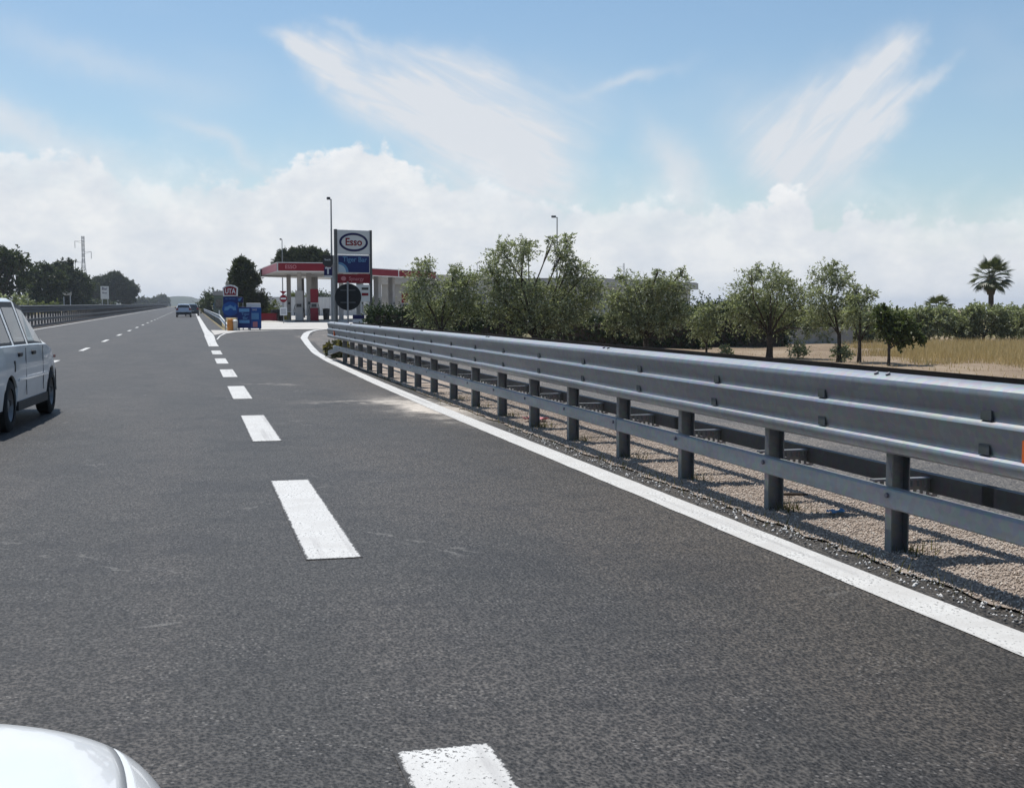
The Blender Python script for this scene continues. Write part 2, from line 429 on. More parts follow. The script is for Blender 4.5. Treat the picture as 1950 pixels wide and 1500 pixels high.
def empty(name, loc=(0, 0, 0), rz=0., label=None, cat=None, group=None):
    o = link(name, None, None, loc, rz); o.empty_display_size = .2
    return tag(o, label, cat, group)


class MB:
    def __init__(s): s.v = []; s.f = []

    def poly(s, pts):
        i = len(s.v); s.v += [tuple(p) for p in pts]; s.f.append(tuple(range(i, i + len(pts)))); return s

    def box(s, x, y, z, sx, sy, sz, rz=0., rx=0.):
        """centre x,y ; z is the underside ; full sizes"""
        i = len(s.v); co, si = math.cos(rz), math.sin(rz)
        for dz in (0, sz):
            for dx, dy in ((-sx / 2, -sy / 2), (sx / 2, -sy / 2), (sx / 2, sy / 2), (-sx / 2, sy / 2)):
                s.v.append((x + dx * co - dy * si, y + dx * si + dy * co, z + dz))
        for q in ((3, 2, 1, 0), (4, 5, 6, 7), (0, 1, 5, 4), (1, 2, 6, 5), (2, 3, 7, 6), (3, 0, 4, 7)):
            s.f.append(tuple(i + k for k in q))
        return s

    def tube(s, pts, rad, seg=8, cap=True):
        pts = [Vector(p) for p in pts]; i0 = len(s.v)
        if not hasattr(rad, '__len__'): rad = [rad] * len(pts)
        a = None
        for k, p in enumerate(pts):
            d = (pts[min(k + 1, len(pts) - 1)] - pts[max(k - 1, 0)]).normalized()
            if a is None or abs(a.dot(d)) > .95: a = Vector((1, 0, 0)) if abs(d.x) < .8 else Vector((0, 1, 0))
            u = d.cross(a).normalized(); w = d.cross(u)
            for j in range(seg):
                t = 2 * PI * j / seg
                s.v.append(tuple(p + (u * math.cos(t) + w * math.sin(t)) * rad[k]))
        for k in range(len(pts) - 1):
            for j in range(seg):
                j2 = (j + 1) % seg
                s.f.append((i0 + k * seg + j, i0 + k * seg + j2, i0 + (k + 1) * seg + j2, i0 + (k + 1) * seg + j))
        if cap:
            s.f.append(tuple(i0 + j for j in range(seg))[::-1])
            e = i0 + (len(pts) - 1) * seg; s.f.append(tuple(e + j for j in range(seg)))
        return s

    def grid(s, rows, close=False):
        """rows: list of equal-length point lists"""
        i0 = len(s.v); m = len(rows[0])
        for r in rows: s.v += [tuple(p) for p in r]
        for a in range(len(rows) - 1):
            for b in range(m - 1 + (1 if close else 0)):
                b2 = (b + 1) % m
                s.f.append((i0 + a * m + b, i0 + a * m + b2, i0 + (a + 1) * m + b2, i0 + (a + 1) * m + b))
        return s

    def prism(s, poly, axis, a, b):
        """extrude a 2D polygon along an axis from a to b. axis y: poly=(x,z); axis x: poly=(y,z); axis z: poly=(x,y)"""
        def p3(p, t): return {'x': (t, p[0], p[1]), 'y': (p[0], t, p[1]), 'z': (p[0], p[1], t)}[axis]
        i = len(s.v); m = len(poly)
        s.v += [p3(p, a) for p in poly] + [p3(p, b) for p in poly]
        s.f.append(tuple(range(i, i + m))); s.f.append(tuple(range(i + m, i + 2 * m))[::-1])
        for k in range(m):
            k2 = (k + 1) % m; s.f.append((i + k, i + m + k, i + m + k2, i + k2))
        return s

    def mesh(s, name, mat, smooth=False, fix=True):
        me = bpy.data.meshes.new(name); me.from_pydata(s.v, [], s.f)
        if fix:
            import bmesh
            b = bmesh.new(); b.from_mesh(me)
            if getattr(s, 'merge', False): bmesh.ops.remove_doubles(b, verts=b.verts, dist=.0008)
            bmesh.ops.recalc_face_normals(b, faces=b.faces); b.to_mesh(me); b.free()
        if mat: me.materials.append(mat)
        if smooth:
            me.polygons.foreach_set('use_smooth', [True] * len(me.polygons))
            if smooth is not True: me.set_sharp_from_angle(angle=R(smooth))
        me.update(); return me

    def build(s, name, mat, parent=None, loc=(0, 0, 0), rz=0., smooth=False, fix=True):
        return link(name, s.mesh(name, mat, smooth, fix), parent, loc, rz)


def bevel(o, w=.01, seg=2):
    md = o.modifiers.new('bevel', 'BEVEL'); md.width = w; md.segments = seg; md.limit_method = 'ANGLE'; md.angle_limit = R(40)
    return o


def np_mesh(name, verts, faces, mat):
    me = bpy.data.meshes.new(name)
    nv, nf, k = len(verts), len(faces), faces.shape[1]
    me.vertices.add(nv); me.vertices.foreach_set('co', np.asarray(verts, np.float32).ravel())
    me.loops.add(nf * k); me.loops.foreach_set('vertex_index', faces.astype(np.int32).ravel())
    me.polygons.add(nf); me.polygons.foreach_set('loop_start', np.arange(0, nf * k, k, dtype=np.int32))
    me.polygons.foreach_set('loop_total', np.full(nf, k, np.int32))
    me.update(calc_edges=True); me.materials.append(mat); return me


def text(name, s, size, mat, parent, loc, rx=90., bold=0., sx=1., ext=.004, align='CENTER', rz=0.):
    cu = bpy.data.curves.new(name, 'FONT'); cu.body = s; cu.size = size; cu.offset = bold; cu.extrude = ext
    cu.align_x = align; cu.align_y = 'CENTER'; cu.resolution_u = 3
    t = bpy.data.objects.new(name, cu); C.objects.link(t)
    me = bpy.data.meshes.new_from_object(t.evaluated_get(bpy.context.evaluated_depsgraph_get()))
    bpy.data.objects.remove(t); me.materials.clear(); me.materials.append(mat); me.name = name
    o = link(name, me, parent, loc); o.rotation_euler = (R(rx), 0, rz); o.scale = (sx, 1, 1)
    return o


def gz(Y):
    Y = min(Y, 700.); t = max(0., Y - 25.); return 0.0042 * t * t / (t + 30.)


def sstep(a, b, x):
    t = min(1, max(0, (x - a) / (b - a))); return t * t * (3 - 2 * t)


# ------------------------------------------------------------------ terrain, roads
def field_drop(X, Y):
    return -.5 * sstep(9.6, 12.5, X) * (1 - sstep(60, 70, Y))


def axis_pts(breaks):
    r = []
    for a, b, st in breaks:
        r += list(np.arange(a, b, st))
    return r + [breaks[-1][1]]


tx = axis_pts([(-4000, -400, 600), (-400, -40, 60), (-40, 40, 2), (40, 100, 6), (100, 400, 50), (400, 4000, 600)])
ty = axis_pts([(-400, -40, 60), (-40, 110, 2.5), (110, 400, 20), (400, 5200, 300)])
rows = []
for Y in ty:
    rows.append([(X, Y, gz(Y) * (1 - sstep(50, 160, abs(X))) - .05 + field_drop(X, Y) + (random.uniform(-.03, .03) if 12 < X < 45 and Y < 70 else 0)) for X in tx])
b = MB().grid(rows)
tag(b.build('ground', terrain_m, smooth=True), 'dry olive and straw coloured fields around the road', None, None, 'structure')

EDGE = [(3.17, -30), (3.17, 6), (3.17, 16), (3.23, 22), (3.31, 26.5), (3.40, 31.6), (3.60, 37), (4.04, 44.1), (4.66, 53), (5.27, 59), (5.65, 62.5), (6.16, 66.3), (6.85, 70), (7.9, 73.2), (9.4, 75.4)]
EX = np.array([p[0] for p in EDGE]); EYs = np.array([p[1] for p in EDGE])


def edge_x(Y): return float(np.interp(Y, EYs, EX))


def strip(name, left, right, ys, z, mat, kind='structure', parent=None):
    rows = []
    for Y in ys:
        a, c_ = left(Y), right(Y); k = max(2, int((c_ - a) / 3) + 2)
        rows.append((Y, a, c_))
    k = 5
    b = MB().grid([[(a + (c_ - a) * i / k, Y, gz(Y) + z) for i in range(k + 1)] for Y, a, c_ in rows])
    o = b.build(name, mat, parent, smooth=True)
    if parent is None: tag(o, None, None, None, kind)
    return o


yl = axis_pts([(-30, 60, 1.5), (60, 74, .5), (74, 200, 6), (200, 600, 25), (600, 2600, 200)])
road = strip('road', lambda Y: -9.35, lambda Y: (edge_x(Y) + .32) if Y < 72.5 else 1.75, yl, 0., asphalt)
road['label'] = 'dark grey asphalt carriageway with the exit lane'
opp = strip('opposite_road', lambda Y: -20.5, lambda Y: -10.9, yl, 0., asphalt_old)
opp['label'] = 'opposite carriageway behind the central barrier'
svc = strip('service_road', lambda Y: 4.55, lambda Y: 9.4, axis_pts([(-30, 58, 2)]), .004, asphalt_old)
svc['label'] = 'faded grey side road behind the steel barrier'
# shoulder asphalt between the curved edge line and the end of the barrier
sh = strip('exit_shoulder', lambda Y: edge_x(Y) + .30, lambda Y: 9.0, axis_pts([(33.0, 70.4, 1)]), .008, asphalt_old)
verge = strip('gravel_verge', lambda Y: edge_x(Y) + .285 + random.uniform(-.03, .035), lambda Y: 4.95, axis_pts([(-30, 2, 1), (2, 16, .14), (16, 33.2, .4)]), .012, gravel_bed)
verge['label'] = 'pinkish gravel strip under the steel barrier'
mv = strip('median_strip', lambda Y: -11., lambda Y: -9.3, yl, .006, gravel_bed)
rv = strip('right_verge', lambda Y: 1.7, lambda Y: 4.6, axis_pts([(71.8, 200, 6), (200, 600, 25), (600, 2600, 200)]), -.012, terrain_m)
# station forecourt
b = MB().poly([(2.5, 71.4, gz(71) + .012), (9.6, 70.6, gz(71) + .012), (13, 68, gz(70) + .012), (48, 68, gz(70) + .012), (52, 150, gz(150) + .012), (4.2, 160, gz(160) + .012), (4.2, 90, gz(90) + .012)])
fc_rows = []
for Y in axis_pts([(72.6, 160, 3)]):
    x0 = 2.3 + (Y - 70.5) * .06
    fc_rows.append([(x0 + (50 - x0) * i / 12, Y, gz(Y) + .014) for i in range(13)])
tag(MB().grid(fc_rows).build('forecourt', concrete, smooth=True), 'pale concrete forecourt of the petrol station', None, None, 'structure')
# bare earth in the olive grove
eb = []
for Y in axis_pts([(-10, 62, 2)]):
    x0, x1 = 10.2, 62
    eb.append([(x0 + (x1 - x0) * i / 26, Y, -.05 + field_drop(x0 + (x1 - x0) * i / 26, Y) + .07 + .05 * math.sin(i * 1.7 + Y) + gz(Y)) for i in range(27)])
tag(MB().grid(eb).build('grove_soil', earth, smooth=True), 'bare reddish soil of the olive grove', None, None, 'structure')

# painted lines, children of the road
def rag(b, quad_l, quad_r, ys, z, j=.004):
    rows = []
    for Y in ys:
        rows.append([(quad_l(Y) + random.uniform(-j, j), Y, gz(Y) + z), (quad_r(Y) + random.uniform(-j, j), Y, gz(Y) + z)])
    b.grid(rows); return b


for k in range(8):                                       # exit lane dashes, 3 m on 3 m off
    y1 = 3.52 + 5.98 * k
    b = rag(MB(), lambda Y: .562, lambda Y: .868, [y1 - 3.05 + 3.09 * i / 10 for i in range(11)], .004, .002)
    if y1 < 45: b.build('lane_dash', dash_paint, road)
rag(MB(), lambda Y: .565, lambda Y: .90 + .10 * sstep(46, 60, Y), axis_pts([(43.6, 60, .3)]), .004).build('gore_line', paint, road)
rag(MB(), lambda Y: .565 + .03, lambda Y: 1.02 - .10 * sstep(60, 75, Y), axis_pts([(60.1, 140, 1.), (140, 500, 10)]), .004).build('right_edge_line', paint, road)
g = [(1.0, 52.0, .10), (1.25, 58, .15), (1.6, 63, .22), (2.2, 66.6, .3), (3.2, 68.7, .35), (4.4, 69.8, .35), (5.6, 70.3, .3)]
b = MB().grid([[(x - w * .2, y + w * .7, gz(y) + .012), (x + w * .3, y - w * .7, gz(y) + .012)] for x, y, w in g]); b.build('gore_curve_line', paint, road)
gore = MB().poly([(1.05, 60, gz(60) + .008), (1.5, 63.5, gz(63) + .008), (2.2, 67, gz(67) + .008), (3.2, 69.2, gz(69) + .008), (4.4, 70.3, gz(70) + .008), (1.05, 71.6, gz(71) + .008)])
tag(gore.build('gore_paving', concrete, fix=True), 'pale wedge of paving where the exit splits off', None, None, 'structure')
arc = [(edge_x(Y), Y) for Y in axis_pts([(-20, 30, .25), (30, 62, .5), (62, 75.4, .3)])]; rw = []
for i, (x, Y) in enumerate(arc):
    a = arc[max(0, i - 2)]; c_ = arc[min(len(arc) - 1, i + 2)]; d = Vector((c_[0] - a[0], c_[1] - a[1])).normalized(); w = .112 + .05 * sstep(40, 60, Y)
    j1, j2 = random.uniform(-.004, .004), random.uniform(-.004, .004); z = gz(Y) + .004 + .018 * sstep(34, 50, Y)
    rw.append([(x - d.y * w + j1, Y + d.x * w, z), (x + d.y * w + j2, Y - d.x * w, z)])
MB().grid(rw).build('exit_edge_line', paint, road)
for k in range(34):                                      # lane line, 4.5 m on 7.5 m off
    y0 = -9.0 + 12.0 * k * .82
    rag(MB(), lambda Y: -3.44, lambda Y: -3.29, [y0 + 3.0 * i / 12 for i in range(13)], .004).build('lane_dash', paint, road)
rag(MB(), lambda Y: -8.85, lambda Y: -8.68, axis_pts([(-20, 150, 1), (150, 600, 10)]), .004).build('left_edge_line', paint, road)

# ------------------------------------------------------------------ steel barrier
PROF = [(.010, 1.000), (.040, .994), (.070, .984), (.092, .970), (.099, .955), (.097, .938), (.088, .895), (.080, .862), (.076, .842), (.078, .834), (.088, .828), (.100, .820), (.105, .809), (.102, .792),
        (.092, .750), (.082, .710), (.077, .686), (.079, .678), (.089, .672), (.101, .664), (.106, .651), (.103, .632), (.090, .606), (.066, .594), (.050, .590)]


def rail_mesh(name, L, sgn, prof, mat, zs=0.):
    """corrugated panel along +y, crest towards -x for sgn=1"""
    ths = .004
    front = [(-sgn * d, z + zs) for d, z in prof]; back = [(-sgn * (d - ths), z + zs) for d, z in prof][::-1]
    ring = front + back; m = len(ring)
    b = MB(); b.grid([[(x, y, z) for x, z in ring] for y in (0, L)], close=True)
    b.f.append(tuple(range(m))); b.f.append(tuple(range(m, 2 * m)))
    return b.mesh(name, mat, 32)


def low_rail_mesh(name, L, sgn, mat):
    ring = [(0, .298), (-.055 * sgn, .298), (-.062 * sgn, .306), (-.062 * sgn, .396), (-.055 * sgn, .404), (0, .404)]
    b = MB(); b.grid([[(x, y, z) for x, z in ring] for y in (0, L)], close=True)
    b.f.append(tuple(range(6))); b.f.append(tuple(range(6, 12)))
    return b.mesh(name, mat, 32)


XP = 3.69; SP = 1.45; Y0 = 5.83
K0, K1 = -9, 17
bar = empty('guardrail', (XP, Y0, 0), 0, 'double-sided galvanised triple-wave guardrail with low rub rail along the exit lane', 'guardrail')
# C shaped post, open towards the traffic's back
pb = MB()
pb.prism([(-.055, -.035), (.055, -.035), (.055, -.015), (.049, -.015), (.049, -.029), (-.049, -.029), (-.049, -.015), (-.055, -.015)], 'z', -.1, .96)
pb2 = MB(); ring = [(-.055, -.03), (-.055, .03), (-.04, .034), (.04, .034), (.055, .03), (.055, -.03), (.048, -.03), (.048, .024), (-.048, .024), (-.048, -.03)]
pb2.prism(ring, 'z', -.1, .97)
post_me = pb2.mesh('post', zinc_dull)
sp_me = MB().box(-.125, 0, .60, .13, .07, .36).mesh('spacer', zinc_dull)
sp2_me = MB().box(.18, 0, .60, .24, .07, .34).mesh('spacer', zinc_dull)
hp_me = MB().box(-.272, 0, 0, .012, .075, .045).mesh('bolt_plate', zinc_dark)
br = MB()
L0, L1, zb, zt = .06, .48, .245, .36
br.box((L0 + L1) / 2, 0, zt - .012, L1 - L0, .05, .012)
br.box((L0 + L1) / 2, 0, zb + .045, L1 - L0, .004, .018).box((L0 + L1) / 2, 0, zb, L1 - L0, .004, .014)
for i in range(10): br.box(L0 + .02 + (L1 - L0 - .04) * i / 9, 0, zb + .014, .020, .004, .031)
for i in range(10): br.box(L0 + .02 + (L1 - L0 - .04) * i / 9, 0, zb + .063, .024, .004, .042)
br_me = br.mesh('perforated_bracket', zinc_dull)
bolt_me = MB().tube([(0, 0, 0), (-.012, 0, 0)], .014, 8).mesh('bolt', zinc_dull)
for k in range(K0, K1 + 1):
    y = k * SP
    link('post', post_me, bar, (0, y + random.uniform(-.02, .02), 0), random.uniform(-.03, .03))
    if -4 < k:
        link('spacer', sp_me, bar, (0, y, 0)); link('spacer', sp2_me, bar, (0, y, 0))
        link('perforated_bracket', br_me, bar, (0, y + .34, 0), random.uniform(-.04, .04))
        for zz in (.682, .836): link('bolt_plate', hp_me, bar, (0, y + SP * .22 + random.uniform(-.02, .02), zz))
        for zz in (.35,): link('bolt', bolt_me, bar, (-.155, y - .18 + random.uniform(-.03, .03), zz))
PL = SP * 3
front_me = rail_mesh('rail', PL + .25, 1, PROF, zinc); rear_me = rail_mesh('rail', PL + .25, -1, PROF, zinc_dark)  # rear rails in darker steel, their shade put into the colour
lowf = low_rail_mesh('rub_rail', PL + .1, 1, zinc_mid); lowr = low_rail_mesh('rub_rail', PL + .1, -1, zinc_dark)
bolt2 = MB().tube([(0, 0, 0), (-.006, 0, .012)], .013, 8).mesh('bolt', zinc_dull)
for i, k in enumerate(range(K0, K1, 3)):
    y = k * SP - .35
    o = link('rail', front_me, bar, (-.19 + .003 * (i % 2), y, 0)); o.rotation_euler = (random.uniform(-.0006, .0006), 0, random.uniform(-.0008, .0008))
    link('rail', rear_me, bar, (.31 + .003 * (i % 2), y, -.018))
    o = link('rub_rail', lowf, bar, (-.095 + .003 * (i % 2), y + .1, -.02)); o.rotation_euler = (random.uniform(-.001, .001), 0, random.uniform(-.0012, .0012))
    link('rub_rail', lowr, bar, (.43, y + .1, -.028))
    for dy in (.05, .16):
        link('bolt', bolt2, bar, (-.19 - .045, y + dy + .02, .990))
yend = K1 * SP - .35 + .25
# far end: the low rail bends down towards the line, rounded end shoe
b = MB()
for (a, c_) in (((-.157, yend + 1.0), (-.165, yend + 1.9)),):
    rr = [[(x + dx, y, z - dz) for x, z in [(-.157, .298), (-.157, .404), (-.097, .404), (-.097, .298)]] for dx, y, dz in
          [(0, yend - .03, .02), (-.01, yend + .25, .03), (-.07, yend + .65, .08), (-.16, yend + 1.1, .14)]]
    b.grid(rr, close=True); b.f.append((0, 1, 2, 3)); b.f.append((12, 13, 14, 15))
b.build('rub_rail_end', zinc_mid, bar)
cap = MB()
cap.grid([[(-.19 + .3 * math.sin(a) - .085 * math.cos(a), yend + .12 * math.sin(a), z) for a in [PI * i / 10 for i in range(6)]] for z in (.585, .80, .995)])
cap.build('end_cap', zinc, bar, smooth=True)
for yy in (4.37 - Y0, yend - .12):
    b = MB().prism([(yy - .06, .672), (yy + .035, .68), (yy + .035, .775), (yy - .06, .80)], 'x', -.305, -.272)
    b.build('reflector', amber_lens, bar)
# small pivot pin plate
# ------------------------------------------------------------------ gravel, chips, weeds
def stones(name, n_, xr, yr, size, mat, label, zoff=.0, xfun=None):
    base = np.array([(1, 0, 0), (-1, 0, 0), (0, 1, 0), (0, -1, 0), (0, 0, .8), (0, 0, -.8)], float)
    fa = np.array([(0, 2, 4), (2, 1, 4), (1, 3, 4), (3, 0, 4), (2, 0, 5), (1, 2, 5), (3, 1, 5), (0, 3, 5)])
    u = RNG.random(n_)
    Y = yr[0] + (yr[1] - yr[0]) * u ** 1.6
    X = RNG.uniform(xr[0], xr[1], n_)
    if xfun: X = np.interp(Y, EYs, EX) + X
    sc = RNG.uniform(size[0], size[1], (n_, 1, 1)) * RNG.uniform(.6, 1.3, (n_, 1, 3))
    ang = RNG.uniform(0, 2 * PI, n_); co, si = np.cos(ang), np.sin(ang)
    v = base[None] * sc * RNG.uniform(.7, 1.2, (n_, 6, 1))
    vx = v[..., 0] * co[:, None] - v[..., 1] * si[:, None]; vy = v[..., 0] * si[:, None] + v[..., 1] * co[:, None]
    zz = np.array([gz(y) for y in Y])
    P = np.stack([vx + X[:, None], vy + Y[:, None], v[..., 2] + zz[:, None] + .016 + zoff], -1).reshape(-1, 3)
    F = (fa[None] + (np.arange(n_) * 6)[:, None, None]).reshape(-1, 3)
    return tag(link(name, np_mesh(name, P, F, mat)), label, None, None, 'stuff')


stones('gravel', 46000, (.30, 1.45), (3.0, 19), (.003, .010), stone_m, 'loose pinkish gravel under the barrier', xfun=True)
stones('stone_chips', 1300, (.13, .30), (3.0, 13), (.004, .012), chips_m, 'white and dark stone chips along the asphalt edge', xfun=True)


def blades(name, pts, hgt, wid, mat, label, lean=.35, parent=None):
    N = len(pts); P0 = np.asarray(pts, float)
    a = RNG.uniform(0, 2 * PI, N); h = RNG.uniform(hgt[0], hgt[1], N); l = RNG.uniform(0, lean, N) * h; d = RNG.uniform(0, 2 * PI, N)
    side = np.stack([np.cos(a), np.sin(a), 0 * a], -1) * RNG.uniform(.6, 1.3, (N, 1)) * wid
    tip = P0 + np.stack([np.cos(d) * l, np.sin(d) * l, h], -1)
    V = np.stack([P0 - side, P0 + side, tip], 1).reshape(-1, 3); F = np.arange(3 * N).reshape(-1, 3)
    return tag(link(name, np_mesh(name, V, F, mat), parent), label, None, None, 'stuff')


pts = []
for k in range(-1, 9):                                    # weeds at some posts
    for q in range(random.choice([14, 30, 60, 110])):
        pts.append((XP + random.gauss(.08, .06), Y0 + k * SP + random.gauss(-.08, .07), .012))
for q in range(500):
    Y = random.uniform(3, 26); pts.append((edge_x(Y) + random.gauss(.28, .05), Y, .012))
blades('verge_weeds', pts, (.02, .10), .003, weed_m, 'sparse weeds in the gravel at the guardrail posts', .8)

# litter and stains in the verge
def litter(name, X, Y, s, mat, label, z=.03):
    b = MB(); rows = []
    for i in range(7):
        rows.append([(X + (i / 6 - .5) * s + random.uniform(-.1, .1) * s, Y + (j / 4 - .5) * s * .8, z + random.uniform(0, .35) * s * .5) for j in range(5)])
    b.grid(rows)
    o = b.build(name, mat, smooth=True); md = o.modifiers.new('thick', 'SOLIDIFY'); md.thickness = .002
    return tag(o, label, 'litter')


litter('crumpled_wrapper', 3.98, 6.95, .12, sign_sky, 'crumpled pale blue wrapper on the gravel by the posts')
litter('plastic_bag', 6.2, 6.9, .20, sign_white, 'small white scrap lying on the grey side road')
litter('torn_wrapper', 3.88, 13.7, .26, sign_pink, 'torn pink and white wrapping between the guardrail posts')
b = MB().tube([(3.95, 7.75, .03), (4.05, 7.7, .035), (4.17, 7.69, .03)], [.008, .012, .006], 6)
tag(b.build('dry_stick', bark), 'short dark stick on the gravel behind the guardrail', 'stick')

# ------------------------------------------------------------------ central barrier on the left
med = empty('median_guardrail', (-9.9, 0, 0), 0, 'long dark steel guardrail with slim posts on the central reservation', 'guardrail')
MPROF = [(.02, 1.40), (.07, 1.375), (.085, 1.34), (.075, 1.31), (.01, 1.27), (.01, 1.235), (.075, 1.20), (.085, 1.17), (.075, 1.14), (.01, 1.10), (.01, 1.065), (.075, 1.03), (.085, 1.0), (.07, .965), (.02, .94)]
mp_me = MB().box(0, 0, -.1, .12, .10, 1.42).mesh('post', zinc_dark)
seg = 12.0
mr_f = rail_mesh('rail', 1.0, 1, MPROF, zinc_dark); mr_b = rail_mesh('rail', 1.0, -1, MPROF, zinc_dark)
ml = MB().grid([[(x, y, z) for x, z in [(0, .42), (-.07, .42), (-.08, .44), (-.08, .56), (-.07, .58), (0, .58)]] for y in (0, 1.)], close=True).mesh('rub_rail', zinc_dark)
ml0 = MB().grid([[(x, y, z) for x, z in [(0, .0), (-.10, .0), (-.10, .16), (0, .18)]] for y in (0, 1.)], close=True).mesh('kerb_rail', zinc_dark)
Y = 24.
while Y < 620:
    L = seg if Y < 300 else 40
    s_ = (gz(Y + L) - gz(Y)) / L
    for me, x in ((mr_f, -.0), (mr_b, -.35), (ml, .30), (ml0, .32)):
        o = link(me.name.split('.')[0], me, med, ((.38 if me is mr_f else -.38) if me in (mr_f, mr_b) else x, Y, gz(Y)))
        # crest must face the near road (+x) on the near side
        sx = -1 if me in (mr_f, ml, ml0) else -1
        o.scale = (sx, L + .05, 1); o.rotation_euler = (math.atan(s_), 0, 0)
    Y += L
for k in range(285):
    Y = 30 + k * 1.75
    link('post', mp_me, med, (.12, Y, gz(Y)))

# ------------------------------------------------------------------ guardrail in the gore with a ramped end
gr = empty('gore_guardrail', (1.92, 72, gz(72)), 0, 'galvanised guardrail behind the exit split with white ramped end', 'guardrail')
WP = [(.02, .75), (.07, .735), (.083, .70), (.07, .67), (.005, .63), (.005, .57), (.07, .53), (.083, .50), (.07, .465), (.02, .45)]
wm = rail_mesh('rail', 1.0, 1, WP, zinc)
Y = 86.
while Y < 420:
    L = 12 if Y < 200 else 40
    o = link('rail', wm, gr, (0, Y - 72, gz(Y) - gz(72))); o.scale = (1, L + .05, 1); o.rotation_euler = (math.atan((gz(Y + L) - gz(Y)) / L), 0, 0)
    Y += L
gp = MB().box(.06, 0, -.1, .08, .1, .8).mesh('post', zinc_dull)
for k in range(56): link('post', gp, gr, (0, 14.5 + k * 2.25, gz(86.5 + k * 2.25) - gz(72)))
rr = []
for i in range(9):
    t = i / 8; z = -.70 * t ** 1.6; x = .42 * t ** 2.2
    rr.append([(x - d, 14.05 - 12.2 * t, max(z + zz, .0) + gz(86 - 12.2 * t) - gz(72)) for d, zz in WP])
ramp = MB().grid(rr).build('ramped_end', plain('white_terminal', (.62, .62, .61), .5, .2, .08, 2), gr, smooth=40)
md = ramp.modifiers.new('thick', 'SOLIDIFY'); md.thickness = .006
b = MB().tube([(-.02, 16.5, .6), (-.02, 16.5, 1.12)], .05, 8); b.build('marker_post', sign_white, gr)


# ------------------------------------------------------------------ foliage
def leaf_arrays(clumps, leaf, per, droop=.3, twig=.75, up=0., flat=1.):
    """clumps: (x,y,z,r). leaves hang on twigs that radiate out of each clump"""
    P, D, L = [], [], []
    for (x, y, z, r) in clumps:
        nt = max(6, int(per * r * r)); m = 12
        d = RNG.normal(size=(nt, 3)); d /= np.linalg.norm(d, axis=1)[:, None]; d[:, 2] *= flat; d[:, 2] += up
        d /= np.linalg.norm(d, axis=1)[:, None]
        st = np.array([x, y, z]) + d * r * RNG.uniform(.05, .55, (nt, 1)) + RNG.normal(size=(nt, 3)) * r * .18
        ln = r * RNG.uniform(.35, 1., (nt, 1)) * twig
        t = RNG.uniform(.1, 1, (nt, m, 1))
        pos = st[:, None] + d[:, None] * ln[:, None] * t
        pos[..., 2] -= (droop * ln * t[..., 0] ** 2)
        ld = d[:, None] * .8 + RNG.normal(size=(nt, m, 3)) * .75; ld[..., 2] -= droop * .4
        ld /= np.linalg.norm(ld, axis=2)[..., None]
        P.append(pos.reshape(-1, 3)); D.append(ld.reshape(-1, 3)); L.append(np.full(nt * m, leaf))
    P = np.concatenate(P); D = np.concatenate(D); L = np.concatenate(L) * RNG.uniform(.6, 1.35, len(P))
    return P, D, L


def leaf_mesh(name, P, D, L, mat, aspect=.22):
    rnd = RNG.normal(size=D.shape); sd = np.cross(D, rnd); sd /= np.linalg.norm(sd, axis=1)[:, None] + 1e-9
    mid = P + D * (L * .5)[:, None]; w = sd * (L * aspect)[:, None]
    V = np.stack([P, mid + w, P + D * L[:, None], mid - w], 1).reshape(-1, 3)
    return np_mesh(name, V, np.arange(len(V)).reshape(-1, 4), mat)


def trunk_builder(base_r, fork, clumps, lean=(0, 0), twist=.12):
    b = MB(); f = Vector((lean[0], lean[1], fork))
    b.tube([(0, 0, -.15), (lean[0] * .15, lean[1] * .2, fork * .12), (lean[0] * .45 + twist * base_r, lean[1] * .5, fork * .5), f],
           [base_r * 1.45, base_r * 1.1, base_r * .92, base_r * .85], 9)
    for (x, y, z, r) in clumps:
        c_ = Vector((x, y, z)); mid = f.lerp(c_, .5) + Vector((random.uniform(-.12, .12), random.uniform(-.12, .12), random.uniform(-.05, .15))) * (c_ - f).length
        r0 = base_r * random.uniform(.22, .45)
        b.tube([f - Vector((0, 0, .06)), f.lerp(mid, .5) + Vector((0, 0, .03)), mid, c_, c_ + (c_ - mid).normalized() * r * .5], [r0, r0 * .8, r0 * .6, r0 * .28, r0 * .06], 6, False)
        for q in range(3):
            e = c_ + Vector((random.gauss(0, .5), random.gauss(0, .5), random.gauss(.1, .4))) * r * .8
            b.tube([mid.lerp(c_, .5), c_.lerp(e, .5), e], [r0 * .3, r0 * .2, r0 * .06], 5, False)
    return b


def tree(name, label, loc, k, clumps, leafmat, cat='tree', group=None, leaf=.10, per=90, trunk_r=.1, fork=None, depth=.9, droop=.3, aspect=.17, up=0., twig=.95, flat=1., jit=True, lean=(0, 0)):
    """clumps in (right, up, radius) of scale k ; local x runs to the viewer's right"""
    o = empty(name, loc, -YAW, label, cat, group)
    cl = []
    wid = max(abs(c_[0]) for c_ in clumps) + 10
    for i, c_ in enumerate(clumps):
        yy = c_[3] if len(c_) > 3 else random.uniform(-.6, .6) * wid * depth * (1 - abs(c_[0]) / (wid * 1.6))
        cl.append((c_[0] * k, yy * k, c_[1] * k, c_[2] * k))
    fk = fork * k if fork else min(c_[2] for c_ in cl) * .6
    tb = trunk_builder(trunk_r, fk, cl, lean)
    tb.build('trunk', bark, o, smooth=True, fix=False)
    P, D, L = leaf_arrays(cl, leaf, per, droop, twig, up, flat)
    link('crown', leaf_mesh('crown', P, D, L, leafmat, aspect), o)
    return o


